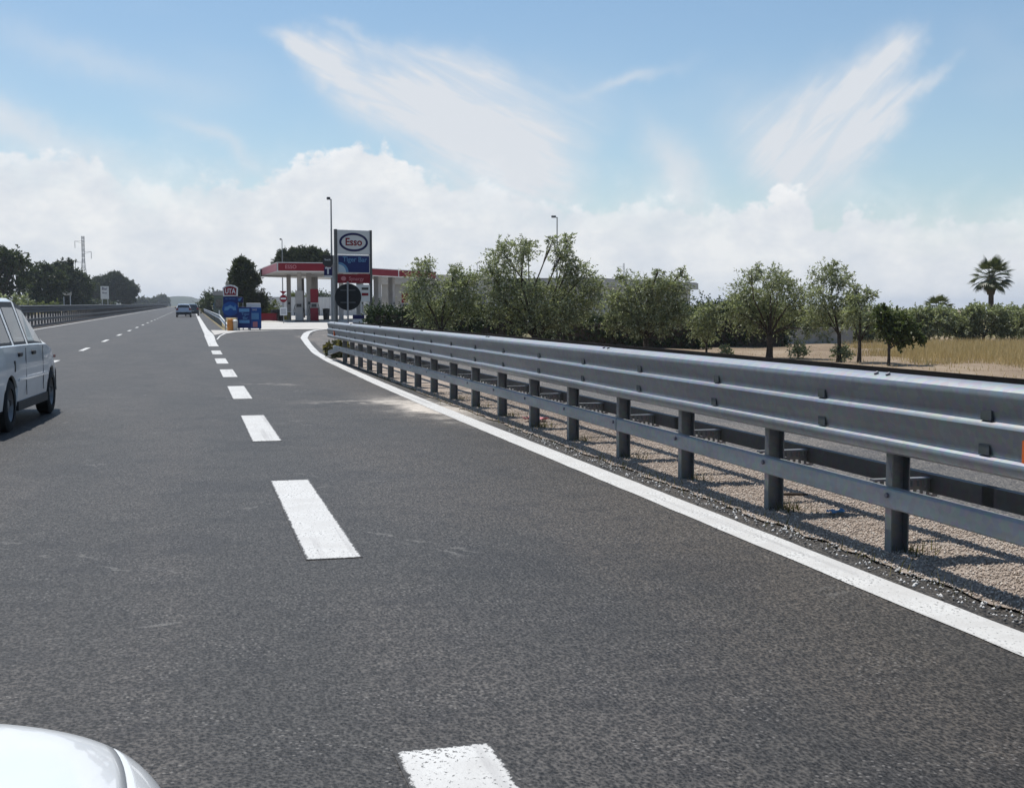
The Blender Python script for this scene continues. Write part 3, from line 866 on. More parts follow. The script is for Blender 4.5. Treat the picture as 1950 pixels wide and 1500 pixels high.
K = 41.7 / 2320
OG = 'olive trees behind the guardrail'
tree('olive_tree', 'bushy olive tree left of the tall twin-topped one, in front of the red canopy', (8.24, 40.95, -.12), K,
     [(-32, 160, 24), (-38, 125, 30), (22, 118, 36), (48, 95, 36), (-20, 78, 38), (52, 135, 22), (4, 65, 28), (-48, 96, 22), (30, 150, 18)], olive_leaf, 'tree', OG, .095, 560, .09)
tree('olive_tree', 'largest olive tree with two tall ragged tops and a leaning dark limb', (11.37, 40.13, -.45), K,
     [(-62, 205, 30), (-25, 208, 26), (-80, 165, 34), (-45, 150, 36), (-70, 115, 38), (-30, 110, 36), (-84, 92, 18), (0, 140, 20, 30), (0, 125, 30), (-14, 222, 14), (48, 205, 24), (62, 180, 26),
      (85, 155, 34), (112, 135, 24), (78, 110, 38), (106, 104, 18), (40, 130, 34), (45, 90, 36), (5, 85, 34), (-36, 78, 22), (70, 82, 20), (30, 225, 12), (60, 228, 14)], olive_leaf, 'tree', OG, .095, 520, .17, 48)
tree('olive_tree', 'broad rounded olive tree in front of the flat-roofed building', (15.32, 39.95, -.45), K,
     [(-58, 115, 30), (-25, 138, 32), (12, 140, 30), (38, 138, 30), (62, 148, 24), (52, 100, 34), (-35, 92, 36), (-66, 76, 20), (12, 95, 36), (68, 88, 18), (-20, 68, 22), (30, 70, 22), (-48, 165, 12), (66, 170, 10), (18, 168, 10)], olive_leaf, 'tree', OG, .095, 560, .11)
tree('olive_tree', 'thin young olive tree standing before the dark hedge', (18.09, 41.07, -.45), K * 1.05,
     [(-6, 85, 22), (12, 66, 22), (-18, 56, 20), (14, 98, 14), (-28, 75, 14), (4, 45, 18)], olive_leaf, 'tree', OG, .09, 560, .045)
tree('olive_tree', 'spreading olive tree with a stout pale forked trunk', (20.31, 40.48, -.45), K * 1.14,
     [(-46, 112, 32), (-2, 138, 28), (-12, 100, 34), (42, 108, 32), (-62, 82, 24), (60, 78, 26), (-30, 66, 26), (18, 74, 32), (-40, 145, 16), (25, 132, 20), (70, 52, 14), (-20, 158, 10)], olive_leaf, 'tree', OG, .095, 560, .12, 42)
tree('olive_tree', 'tall narrow olive tree with airy top and sprouts at its foot', (21.41, 37.49, -.45), K * 1.08,
     [(-25, 152, 24), (2, 142, 24), (-38, 112, 26), (10, 104, 24), (-44, 78, 22), (20, 78, 20), (-10, 168, 12), (-18, 90, 22), (30, 110, 12)], olive_leaf, 'tree', OG, .095, 520, .075)
tree('olive_tree', 'small olive tree with a thin kinked trunk beside the round citrus tree', (21.45, 36.24, -.45), K * 1.06,
     [(-2, 108, 24), (24, 86, 22), (-16, 82, 20), (18, 120, 14), (36, 62, 16), (-5, 130, 10)], olive_leaf, 'tree', OG, .095, 560, .07)
tree('citrus_tree', 'small round dark green tree with a forked slim trunk at the field edge', (21.58, 34.67, -.45), K * .93,
     [(0, 82, 24), (26, 78, 24), (46, 64, 20), (10, 62, 22), (-12, 96, 14), (30, 52, 18), (60, 52, 12), (-10, 110, 9)], citrus_leaf, 'tree', None, .10, 800, .05, 32, aspect=.28)
for (x, y, r, lab) in ((21.3, 40.2, .4, 'low leafy sprouts at the foot of the stout forked olive'), (21.42, 37.35, .36, 'low leafy sprouts around the tall narrow olive trunk'), (18.5, 40.4, .28, 'small sprouting tuft beside the thin young olive')):
    o = empty('sprout_bush', (x, y, -.45), 0, lab, 'bush')
    P, D, L = leaf_arrays([(0, 0, .22, r), (.2, .1, .18, r * .7)], .08, 500, .05, .8, .5); link('foliage', leaf_mesh('foliage', P, D, L, olive_leaf), o)
    MB().tube([(0, 0, -.05), (0, .02, .25)], [.03, .01], 6).build('stem', bark, o)

# back row of olives along the field: eight trees
back = [(1545, 62, 600), (1590, 66, 596), (1655, 63, 592), (1712, 66, 588), (1768, 64, 584), (1822, 65, 586), (1872, 64, 580), (1925, 65, 584), (1975, 63, 585), (1490, 70, 600)]
where = ['behind the spreading olive', 'first from the left', 'behind the citrus tree', 'second right of the citrus tree', 'below the small palm', 'left of the tall palm', 'below the tall palm', 'right of the tall palm', 'at the right picture edge', 'beside the dark hedge']
for (pxx, D_, yt), wh in zip(back, where):
    u = (pxx - 975) / 2320; X = (u * CY + SY) * D_; Y = (-u * SY + CY) * D_
    k = D_ / 2320; hpx = 1.83 / k + (588 - yt)
    cl = [(random.uniform(-30, 30), hpx * random.uniform(.3, .62), random.uniform(18, 26)) for _ in range(7)] + [(random.uniform(-25, 25), hpx - 14, 14) for _ in range(4)] + [(random.uniform(-34, 34), hpx * .8, 18) for _ in range(4)]
    tree('olive_tree', 'grey green olive in the far field row, ' + wh, (X, Y, -.5), k, cl, olive_leaf, 'tree', 'olive row along the far field edge', .13, 260, .09, hpx * .2, aspect=.22)

# dry grass of the field
pts = []
N_ = 0
while N_ < 30000:
    D_ = random.uniform(37, 62); u = random.uniform(.27, .48); X = (u * CY + SY) * D_; Y = (-u * SY + CY) * D_
    dens = sstep(.26, .36, u + .03 * math.sin(D_ * .7)) * sstep(39, 46, D_ + 8 * (u - .34) * 10 * .6 + 2 * math.sin(u * 60))
    if random.random() < dens: pts.append((X, Y, -.52 + gz(Y))); N_ += 1
blades('dry_grass', pts, (.12, .46), .012, straw_m, 'tall straw coloured grass in the field beyond the guardrail', .5)
pts = []
for q in range(5000):
    D_ = random.uniform(26, 60); u = random.uniform(.05, .5); pts.append(((u * CY + SY) * D_, (-u * SY + CY) * D_, -.5))
blades('short_dry_weeds', pts, (.04, .18), .012, straw_m, 'short dry weeds scattered over the bare soil', .7)


def hedge(name, label, p0, p1, h, w, mat, z, leaf=.09, per=420):
    p0, p1 = Vector((*p0, z)), Vector((*p1, z)); d = p1 - p0; L = d.length; rz = math.atan2(d.y, d.x)
    o = empty(name, p0, rz, label, 'hedge')
    ns = max(2, int(L / .5)); cl = []
    for i in range(ns + 1):
        for zz in (.25, .55, .82):
            cl.append((L * i / ns + random.gauss(0, .08), random.gauss(0, .05), h * zz + random.gauss(0, .05), w * random.uniform(.5, .62)))
    P, D, L2 = leaf_arrays(cl, leaf, per, .1, .8); link('foliage', leaf_mesh('foliage', P, D, L2, mat, .3), o)
    rows = []
    for i in range(2 * ns + 1):
        x = L * i / (2 * ns); rows.append([(x, yy * w * .38, zz * h * .86 + random.uniform(-.05, .05)) for yy, zz in ((-1, 0), (-1, .9), (-.6, 1), (.6, 1), (1, .9), (1, 0))])
    MB().grid(rows).build('dark_core', bark, o)  # solid dark core standing in for the shade inside the hedge
    return o


hedge('hedge', 'clipped dark green hedge right of the petrol sign', (8.2, 56), (12.4, 55.2), 1.2, 1.0, hedge_leaf, .02)
hedge('hedge', 'low dark hedge behind the bushy left olive', (12.6, 57), (15.0, 56.6), 1.2, 1.0, hedge_leaf, .02)
hedge('hedge', 'long dark hedge behind the large olive tree', (15.2, 51.5), (21.6, 50.5), 1.35, 1.2, hedge_leaf, -.45)
hedge('hedge', 'tall black-green hedge in front of the flat-roofed building end', (21.8, 52.5), (26.6, 52.0), 1.9, 1.3, hedge_leaf, -.45)
wl = empty('field_wall', (26.4, 55.5, -.5), 0, 'low grey rendered wall between hedge and far olive row', 'wall')
MB().box(3.0, 0, 0, 6., .22, .85).build('masonry', grey_wall, wl); MB().box(3.0, 0, .853, 6.06, .30, .06).build('coping', concrete, wl)

# shrubs around the station
def shrub(label, X, Y, z, r, h, mat=shrub_leaf, leaf=.14, per=160, name='shrub'):
    o = empty(name, (X, Y, z), 0, label, 'shrub')
    cl = [(random.uniform(-.7, .7) * r, random.uniform(-.5, .5) * r, h * random.uniform(.25, .8), r * random.uniform(.35, .55)) for _ in range(9)]
    P, D, L = leaf_arrays(cl, leaf, per, .15, .8, .2); link('foliage', leaf_mesh('foliage', P, D, L, mat, .28), o)
    MB().tube([(0, 0, -.1), (.02, 0, h * .5)], [.06, .03], 6).build('stem', bark, o)
    return o


shrub('yellowish tuft growing at the end of the guardrail', 3.95, 33.2, .0, .38, .35, weed_m, .16, 260)
shrub('light green bush left of the station pillars', 12.2, 157, .45, 2.0, 2.9)
shrub('green bush seen behind the station pillars', 14.0, 158, .45, 2.0, 2.5)
shrub('dark bush behind the red fuel pump', 16.2, 157, .45, 2.2, 3.0, hedge_leaf)
shrub('yellow green bush under the right half of the canopy', 19.9, 134, .35, 1.5, 2.2)
shrub('rounded bush between the two right canopy pillars', 22.3, 134, .35, 1.4, 2.3)
shrub('green bush behind the second canopy pump', 24.6, 134, .35, 1.5, 2.1)
shrub('low bush at the foot of the dark conifer', 6.4, 118, .28, 1.6, 1.9)
shrub('green bush left of the toll brand totem', 3.6, 140, .3, 1.3, 1.5, hedge_leaf)
shrub('low green bush on the far right verge', 5.2, 165, .4, 2.2, 2.0, hedge_leaf, .2, 90)
shrub('far bush along the right-hand guardrail', 4.6, 200, .6, 3.5, 2.6, tree_leaf, .25, 60)

# conifer behind the totem
K2 = 114 / 2320
cl = []
for i in range(46):
    t = random.random() ** .8; wd = 34 * (1 - t) ** .75 + 3
    cl.append((random.uniform(-1, 1) * wd, 20 + t * 88, 6 + 7 * (1 - t), random.uniform(-1, 1) * wd))
tree('conifer_tree', 'dark pointed conifer behind the blue and red totem', (4.56, 114.6, .28), K2, cl, pine_leaf, 'tree', None, .32, 260, .16, 30, droop=-.45, aspect=.14, up=.35, twig=1.4)
# stone pine behind the canopy
K2 = 136 / 2320
cl = [(random.uniform(-46, 46), 0, 10) for _ in range(44)]
cl = [(x, 100 + 20 * math.sqrt(max(0, 1 - (x / 60) ** 2)) - random.uniform(0, 22), 10) for x, _, _ in cl]
tree('stone_pine', 'wide flat-topped pine above the petrol canopy', (11.9, 136.4, .37), K2, cl, pine_leaf, 'tree', None, .32, 240, .2, 85, depth=.6, droop=-.1, aspect=.16, up=.3)

# trees beyond the opposite carriageway
def far_tree(label, pxx, D_, cl, mat, fork, leaf=.4, per=22,  aspect=.25, up=.1, name='roadside_tree', tr=.25):
    u = (pxx - 975) / 2320; X = (u * CY + SY) * D_; Y = (-u * SY + CY) * D_; k = D_ / 2320
    low = 'shrub' in label or 'bush' in label
    return tree('roadside_shrub' if low else name, label, (X, Y, gz(Y)), k, cl, mat, 'shrub' if low else 'tree', 'shrubs beyond the opposite carriageway' if low else 'trees beyond the opposite carriageway', leaf * 1.1, per * 1.7, tr, fork, depth=.7, droop=.1, aspect=aspect, up=up)


def crown(w, h0, h1, n_, r):
    o_ = []
    for _ in range(n_):
        a = random.uniform(0, 2 * PI); q = math.sqrt(random.random()); o_.append((q * math.cos(a) * w, (h0 + h1) / 2 + q * math.sin(a) * (h1 - h0) / 2, r * random.uniform(.85, 1.4)))
    return o_


far_tree('tall loose-crowned tree at the left picture edge', 8, 165, crown(44, 42, 120, 26, 12), tree_leaf, 30, .36, 20)
far_tree('airy tree with gaps in its crown above the white car', 40, 172, crown(28, 60, 110, 12, 11), tree_leaf, 40, .34, 20)
far_tree('dense dark tree left of the pylon', 85, 200, crown(34, 14, 86, 26, 12) + [(-12, 88, 8), (10, 86, 8)], tree_leaf, 18, .42, 20)
far_tree('dense dark tree with a bumpy top in front of the pylon', 125, 215, crown(32, 14, 86, 28, 12) + [(-8, 92, 8), (10, 94, 8)], pine_leaf, 18, .42, 20)
far_tree('lower dark tree at the pylon foot', 152, 240, crown(18, 12, 66, 16, 11), tree_leaf, 14, .45, 18)
far_tree('dark bush filling the gap beside the umbrella pine', 176, 345, crown(14, 8, 40, 10, 10), pine_leaf, 8, .45, 18)
cl = []
for _ in range(60):
    x = random.uniform(-36, 36); cl.append((x, 12 + random.random() ** .45 * 46 * math.sqrt(max(.02, 1 - (x / 42) ** 2)), 11))
far_tree('broad umbrella pine with a smooth domed crown by the far verge', 218, 384, cl, pine_leaf, 12, .5, 34, .2, .3, 'stone_pine', .35)
far_tree('small dark tree at the right end of the umbrella pine', 251, 400, crown(9, 12, 46, 8, 6), pine_leaf, 10, .5, 18)
far_tree('low grey shrub below the left edge trees', 22, 150, crown(40, 2, 34, 16, 12), olive_leaf, 4, .34, 20)
far_tree('low light green shrub right of the beige gate pillar', 98, 190, crown(22, 2, 20, 10, 8), shrub_leaf, 3, .34, 16)
far_tree('low dark shrub below the billboard', 186, 325, crown(30, 2, 13, 12, 6), tree_leaf, 3, .45, 16)
far_tree('faint round tree on the left far ahead', 312, 900, crown(14, 1, 17, 12, 6), tree_leaf, 3, 1.2, 4)
far_tree('faint low bush left of the faint round tree far ahead', 275, 800, crown(22, 1, 14, 14, 5), tree_leaf, 3, 1.1, 4)

# ------------------------------------------------------------------ palms
frond = MB()
frond.tube([(0, 0, 0), (.5, 0, .08), (.95, 0, .02)], [.03, .022, .015], 5)
for i in range(17):
    a = R(-78 + 156 * i / 16); ln = .95 - .25 * abs(i - 8) / 8
    cx, cy_ = .95, 0
    d = Vector((math.cos(a), math.sin(a), 0)); s_ = Vector((-d.y, d.x, 0)) * .05
    tip = Vector((cx, cy_, .02)) + d * ln; mid = Vector((cx, cy_, .03)) + d * ln * .55
    frond.v += [(cx, cy_, .02), tuple(mid + s_), tuple(tip - Vector((0, 0, .16))), tuple(mid - s_)]; q = len(frond.v); frond.f.append((q - 4, q - 3, q - 2, q - 1))
frond_me = frond.mesh('frond', palm_leaf, fix=False)


def palm(label, X, Y, z, h, sc):
    o = empty('fan_palm', (X, Y, z), 0, label, 'palm')
    b = MB(); b.tube([(0, 0, -.1), (.05, 0, h * .3), (.03, 0, h * .65), (0, 0, h)], [.30 * sc, .24 * sc, .22 * sc, .24 * sc], 10)
    b.build('trunk', bark, o, smooth=True)
    b = MB(); b.tube([(0, 0, h - 1.5 * sc), (0, 0, h - .8 * sc), (0, 0, h)], [.30 * sc, .46 * sc, .30 * sc], 10); b.build('dead_leaf_skirt', plain('dead_palm_leaves', (.10, .08, .05), .9, 0, .3, 5, .2, .5) if 'dead_palm_leaves' not in MATS else MATS['dead_palm_leaves'], o)
    for i in range(46):
        t = i / 45; p = R(82 - 132 * t ** .85); a = i * 2.399
        f = link('frond', frond_me, o, (.12 * math.cos(a), .12 * math.sin(a), h - .1 + .15 * (1 - t)))
        f.rotation_euler = (random.uniform(-.3, .3), -p, a); f.scale = (sc * random.uniform(.9, 1.1),) * 3
    return o


palm('tall fan palm rising above the olive row at the right', 63.3, 86.8, -.4, 4.35, .98)
palm('small fan palm peeking over the olive row', 54.4, 80.8, -.4, 1.75, .6)

# ------------------------------------------------------------------ petrol station
def pole_lamp(label, X, Y, h, heads, r=.07):
    o = empty('street_lamp', (X, Y, gz(Y)), -YAW, label, 'lamp post')
    MB().tube([(0, 0, -.2), (0, 0, h * .5), (0, 0, h)], [r, r * .8, r * .55], 10).build('pole', metal_pole, o, smooth=40)
    MB().tube([(0, 0, 0), (0, 0, .25)], [r * 1.9, r * 1.9], 10).build('base_collar', metal_pole, o)
    for sx in heads:
        b = MB().tube([(0, 0, h - .06), (sx * .12, 0, h + .02)], .03, 6); b.build('arm', metal_pole, o)
        b = MB(); b.grid([[(sx * x, y * w, h + .02 + zz) for y, zz in ((-1, 0), (-.8, .09), (.8, .09), (1, 0), (.7, -.05), (-.7, -.05))] for x, w in ((.08, .06), (.14, .09), (.32, .10), (.40, .05))], close=True)
        hd = b.build('lamp_head', zinc_dark, o); MB().box(sx * .24, 0, h - .045, .18, .13, .012).build('lamp_glass', clear_lens, hd)
    return o


pole_lamp('tall slim lamp post directly left of the petrol brand sign', 7.80, 70.3, 7.45, (-.6,))
pole_lamp('lamp post rising behind the large olive tree', 24.6, 81.4, 7.5, (-1,))
pole_lamp('distant lamp post in front of the flat-topped pine', 9.28, 129.9, 8.2, (-.6,))
pole_lamp('thin mast far behind the canopy', 31.7, 136.4, 6.2, (.4,), .05)

# main price/brand sign
sg = empty('brand_sign', (8.03, 70.78, gz(71)), R(16), 'tall petrol brand sign with oval logo, blue bar panel and red strip', 'sign')
wS = 2.30
for x in (.06, wS - .06): MB().box(x, 0, -.2, .12, .22, 5.98).build('upright', zinc_dark, sg)
def panel(nm, x0, x1, z0, z1, mat, y=-.08, th=.16, parent=None):
    return bevel(MB().box((x0 + x1) / 2, y + th / 2, z0, x1 - x0, th, z1 - z0).build(nm, mat, parent or sg), .012, 1)
pe = panel('logo_panel', .125, wS - .125, 4.36, 5.76, sign_white)
ov = MB(); ro = []
for i in range(48):
    t = 2 * PI * i / 48; ro.append([(wS / 2 + a * math.cos(t), -.086 - (.006 if j in (1, 2) else 0), 5.06 + c_ * math.sin(t)) for j, (a, c_) in enumerate(((.90, .54), (.90, .54), (.76, .41), (.76, .41)))])
ov.grid(ro + [ro[0]]); ov.build('oval_ring', sign_navy, pe)
text('lettering', 'Esso', .60, sign_red, pe, (wS / 2, -.09, 5.06), bold=.014, sx=.98)
pt = panel('bar_panel', .125, wS - .125, 3.26, 4.33, sign_white)
bf = MB().box(wS / 2, -.09, 3.32, wS - .37, .012, .95).build('bar_face', sign_blue, pt)
gl = MB()                                                 # pale printed patch in the lower left corner
for i, (a, c_, mt) in enumerate(((.62, .58, sign_sky), (.46, .45, plain('sign_pale_blue', (.42, .55, .66), .4, 0, .05, 2)))):
    m_ = MB(); m_.poly([(.187 + a * math.cos(t), -.0985 - .003 * i, 3.322 + c_ * math.sin(t)) for t in [PI / 2 * q / 14 for q in range(15)]] + [(.187, -.0985 - .003 * i, 3.322)])
    m_.build('print_patch', mt, bf)
text('lettering', 'Tiger Bar', .40, sign_sky, bf, (wS / 2 + .06, -.10, 4.06), bold=.006)
pr = panel('red_strip', .10, wS - .10, 2.70, 3.22, sign_red)
text('lettering', 'Synergy', .30, sign_pink, pr, (wS / 2 + .15, -.086, 2.95), bold=.003)
ovb = MB(); ovb.poly([(.5 + .16 * math.cos(t), -.086, 2.96 + .13 * math.sin(t)) for t in [2 * PI * q / 20 for q in range(20)]]); ovb.build('badge', sign_pink, pr)
pp = panel('price_panel', 1.35, wS - .13, 1.62, 2.62, sign_white)
MB().box(1.84, -.085, 2.32, .42, .01, .14).build('price_field', sign_black, pp); MB().box(1.84, -.085, 1.98, .42, .01, .16).build('price_field', sign_red, pp)
for x in (1.62, 2.06): MB().tube([(x, 0, 0), (x, 0, 1.62)], .035, 8).build('bracket_leg', sign_white, sg)

ts = empty('tobacco_sign', (7.35, 70.05, gz(70)), -YAW, 'black hanging sign with blue letter T below, left of the brand sign', 'sign')
MB().tube([(.52, 0, 0), (.52, 0, 4.25)], .035, 8).build('pole', metal_pole, ts)
MB().tube([(.52, 0, 4.2), (0, 0, 4.2)], .02, 6).build('arm', metal_pole, ts)
tb_ = MB().prism([(-.08, 4.25), (.48, 4.25), (.48, 3.78), (.40, 3.60), (.06, 3.60), (-.08, 3.78)], 'y', -.05, .05).build('black_panel', sign_black, ts)
text('lettering', 'Snack', .15, sign_white, tb_, (.2, -.055, 4.0), bold=.002)
tc = MB().box(.22, 0, 3.12, .46, .09, .46).build('letter_panel', sign_navy, ts); text('lettering', 'T', .50, sign_white, tc, (.22, -.05, 3.36), bold=.02)
for k_ in range(1): MB().box(.22, 0, 3.0, .46, .07, .1).build('lower_plate', sign_white, ts)

# round traffic sign seen from behind
ds = empty('road_sign_back', (4.96, 40.05, gz(40)), -YAW - R(6), 'round traffic sign seen from its dark back on a grey post', 'traffic sign')
MB().tube([(0, 0, 1.74), (0, .012, 1.74)], 1, 6) if False else None
dk = MB(); ring0 = [(.44 * math.cos(t), .44 * math.sin(t)) for t in [2 * PI * i / 40 for i in range(40)]]
dk.prism([(x, 1.70 + z) for x, z in ring0], 'y', .03, .045).build('disc', sign_back, ds)
MB().tube([(0, 0, -.2), (0, 0, 2.2)], .03, 10).build('post', metal_pole, ds)
for z in (1.5, 1.9): MB().box(0, .02, z, .5, .02, .04).build('clamp', zinc_dark, ds)

wb = empty('notice_board', (7.95, 60, gz(60)), -YAW, 'white notice board with blue header behind the round sign', 'sign board')
bd = MB().box(0, 0, .35, .58, .04, .62).build('board', sign_white, wb); MB().box(0, -.024, .76, .57, .012, .2).build('header', sign_navy, bd)
for x in (-.25, .25): MB().box(x, .03, -.05, .04, .04, .9).build('leg', metal_pole, wb)
yb = empty('salt_bin', (6.95, 60.6, gz(60)), -YAW, 'small pale bin with yellow lid left of the notice board', 'bin')
MB().box(0, 0, 0, .6, .5, .26).build('body', pillar_m, yb); MB().prism([(-.33, .262), (.33, .262), (.28, .42), (-.28, .42)], 'y', -.27, .27).build('lid', yellow_m, yb)


def canopy(label, x0, y0, ang, L, W_, ztop, zbot, gzv, pillars, joints, side_mat=None):
    o = empty('fuel_canopy', (x0, y0, gzv), ang, label, 'canopy')
    H = ztop - gzv; B = zbot - gzv
    MB().box(L / 2, W_ / 2, B + .06, L - .2, W_ - .2, .10).build('soffit', canopy_white, o)
    MB().box(L / 2, W_ / 2, H - .12, L - .2, W_ - .2, .08).build('roof_deck', canopy_white, o)
    th = .12
    f = MB().box(L / 2, 0, B, L, th, H - B).build('fascia', canopy_white, o); MB().box(L / 2, -.075, B + .08, L - .06, .03, H - B - .15).build('red_band', sign_red, f)
    for j in joints: MB().box(j, -.085, B + .01, .12, .05, H - B - .02).build('joint_cover', canopy_white, f)
    f2 = MB().box(0, W_ / 2, B, th, W_ - .13, H - B).build('fascia', canopy_white, o); MB().box(-.075, W_ / 2, B + .08, .03, W_ - .3, H - B - .15).build('red_band', side_mat or sign_red, f2)
    MB().box(L, W_ / 2, B, th, W_ - .13, H - B).build('fascia', canopy_white, o); MB().box(L / 2, W_, B, L, th, H - B).build('fascia', canopy_white, o)
    for (x, y, w) in pillars:
        p = bevel(MB().box(x, y, -.1, w, w, B + .17).build('pillar', pillar_m, o), .02, 1)
        MB().box(x, y - w / 2 - .012, 1.5, w * .5, .02, .22).build('notice', sign_black, p)
    for i in range(int(L / 3)):
        for j in range(int(W_ / 4)): MB().box(1.5 + i * 3, 2 + j * 4, B + .045, .5, .5, .02).build('canopy_light', sign_white, o)
    return o, f


gC = gz(102)
ca, fa_ = canopy('left white fuel canopy with red band and brand lettering', 6.88, 101.6, R(1.5), 7.2, 15.5, 5.14, 4.36, gC, [(2.0, 2.4, .36), (3.15, 5.4, .40), (2.0, 11, .36), (5.6, 3.0, .36)], [3.95], sign_pink)  # side band in paler red: the light on that face is painted in
text('lettering', 'ESSO', .42, sign_pink, fa_, (1.05, -.095, (4.36 + 5.14) / 2 - gC), bold=.004)
cb, fb_ = canopy('right fuel canopy with red band behind the brand sign', 14.3, 109.4, R(50), 14.6, 10.5, 5.05, 4.32, gz(110), [(3.6, 1.9, .5), (5.9, -.0 + 1.4, .55), (9.5, 2, .5), (4.4, 7.5, .5)], [7.3])


def pump(label, X, Y, tall=2.6, col=sign_red, rz=0.):
    o = empty('fuel_pump', (X, Y, gz(Y)), rz - YAW, label, 'fuel pump')
    bevel(MB().box(0, 0, .12, .62, .5, 1.05).build('lower_cabinet', col, o), .02, 1)
    MB().box(0, 0, 0, .7, .6, .12).build('plinth', zinc_dark, o)
    h = bevel(MB().box(0, 0, 1.173, .6, .46, .45).build('display_head', pillar_m, o), .02, 1)
    MB().box(0, -.235, 1.25, .42, .02, .26).build('screen', sign_black, h)
    bevel(MB().box(0, 0, 1.626, .62, .40, tall - 1.62).build('header_column', col, o), .02, 1)
    for sx in (-1, 1):
        MB().tube([(sx * .33, -.05, 1.5), (sx * .46, -.1, 1.0), (sx * .42, -.1, .5), (sx * .33, -.05, .9)], .018, 6).build('hose', rubber, o)
        MB().box(sx * .34, -.05, .9, .05, .1, .26).build('nozzle', black_plastic, o)
    return o


isl = MB().box(10.2, 104.6, gz(104), 5.2, 1.5, .14); tag(bevel(isl.build('pump_island', concrete), .03, 2), 'raised concrete island under the left canopy pumps', 'kerb island')
pump('tall red fuel pump right of the canopy pillar', 9.98, 103.2, 2.75)
pump('grey fuel pump in front of the left canopy pillar', 8.75, 103.4, 2.6, pillar_m)
pump('red fuel pump beside the right canopy pillar', 19.6, 114.6, 2.55)

pump('red fuel pump of the rear island, between the pillars', 9.35, 110.5, 2.6)
pump('rear red fuel pump half hidden by the tall one', 10.75, 111.0, 2.6)
# bar / shop building with cream fascia, and flat roofed building
def building(name, label, p0, p1, depth, h, over, mat, fas_mat, fas_h, wins, door=None, gzv=0.):
    d = Vector((p1[0] - p0[0], p1[1] - p0[1])); L = d.length; ang = math.atan2(d.y, d.x)
    o = empty(name, (*p0, gzv), ang, label, 'building')
    MB().box(L / 2, depth / 2, -.2, L, depth, h + .2).build('wall', mat, o)
    r = MB().box(L / 2, depth / 2, h + .003, L + 2 * over, depth + 2 * over, fas_h).build('roof', fas_mat, o)
    MB().box(L / 2, depth / 2, h + fas_h + .005, L + 2 * over - .2, depth + 2 * over - .2, .05).build('roof_felt', asphalt_old, r)
    for (x, z, w, hh) in wins:
        f = MB()
        for bx in ((x, z, w, .07), (x, z + hh - .07, w, .07)): f.box(bx[0], -.03, bx[1], bx[2], .06, bx[3])
        for sx in (-1, 1): f.box(x + sx * (w / 2 - .035), -.03, z + .07, .07, .06, hh - .14)
        wf = f.build('window', metal_pole, o); MB().box(x, -.012, z + .07, w - .14, .016, hh - .14).build('pane', dark_glass, wf)
        MB().box(x, -.07, z - .06, w + .12, .14, .055).build('sill', concrete, wf)
    if door:
        x, w, hh = door
        dd = MB().box(x, -.03, 0, w, .05, hh).build('door', metal_pole, o); MB().tube([(x + w * .38, -.06, 1.0), (x + w * .38, -.06, 1.2)], .015, 6).build('handle', zinc, dd)
    return o


building('flat_roof_building', 'beige flat-roofed building behind the broad olive tree', (26.4, 81.0), (40.0, 94.2), 8, 2.75, .5, grey_wall, grey_wall, .52, [(2.2, 1.0, 1.2, 1.2), (5.0, 1.0, 1.2, 1.2), (11.5, 1.0, 1.2, 1.2)], (8.2, 1.0, 2.1), gz(85))
bb = building('station_shop', 'station shop with pale cream fascia right of the red canopy', (24.4, 121.6), (31.6, 127.4), 8, 3.55, .3, grey_wall, cream_m, .85, [(2.2, .8, 2.4, 1.9), (6.4, .8, 2.0, 1.9)], (4.3, 1.1, 2.2), gz(124))

# corrugated fence at the back of the forecourt
fe = empty('sheet_fence', (8.6, 150.5, gz(150)), R(-8), 'pale corrugated sheet fence at the back of the forecourt', 'fence')
sheet = MB(); rr = []
for i in range(25):
    x = i * .08; y = .03 if i % 4 < 2 else -.03
    rr.append([(x, y, .1), (x, y, 2.35)])
sh_me = sheet.grid(rr).mesh('sheet', fence_m)
for i in range(9):
    link('sheet', sh_me, fe, (i * 1.95, .01 * (i % 2), 0)); MB().box(i * 1.95, .09, 0, .08, .08, 2.5).build('fence_post', metal_pole, fe)

# small things on the forecourt
ne = empty('no_entry_sign', (6.93, 96.4, gz(96)), -YAW, 'red round no-entry sign with white plate on a thin post', 'traffic sign')
MB().tube([(0, .03, 0), (0, .03, 2.25)], .03, 8).build('post', metal_pole, ne)
d_ = MB().prism([(.29 * math.cos(t), 1.92 + .29 * math.sin(t)) for t in [2 * PI * i / 32 for i in range(32)]], 'y', -.012, .0).build('disc', sign_red, ne)
MB().box(0, -.018, 1.86, .42, .01, .12).build('bar', sign_white, d_)
MB().prism([(-.3, 2.5), (.3, 2.5), (0, 2.24)], 'y', -.012, 0).build('yield_triangle', sign_red, ne)
pl = MB().box(0, -.01, .62, .55, .02, .62).build('plate', sign_white, ne)
for z in (.75, .9, 1.05): MB().box(0, -.025, z, .4, .008, .05).build('print_line', sign_navy, pl)


def crate(label, X, Y, mat, w=.95, h=.6, d=.6):
    o = empty('crate', (X, Y, gz(Y)), -YAW, label, 'crate')
    MB().box(0, 0, .04, w, d, h - .04).build('body', mat, o); MB().box(0, 0, h + .002, w + .06, d + .06, .06).build('rim', mat, o)
    for x in (-w * .35, w * .35): MB().box(x, 0, 0, .1, d * .9, .04).build('foot', black_plastic, o)
    return o


def bin_(label, X, Y, mat, r=.28, h=.95):
    o = empty('litter_bin', (X, Y, gz(Y)), 0, label, 'bin')
    MB().tube([(0, 0, 0), (0, 0, h * .9)], [r * .8, r], 14).build('body', mat, o, smooth=40); MB().tube([(0, 0, h * .9), (0, 0, h * .97), (0, 0, h)], [r * 1.08, r * 1.05, r * .5], 14).build('lid', mat, o, smooth=40)
    return o


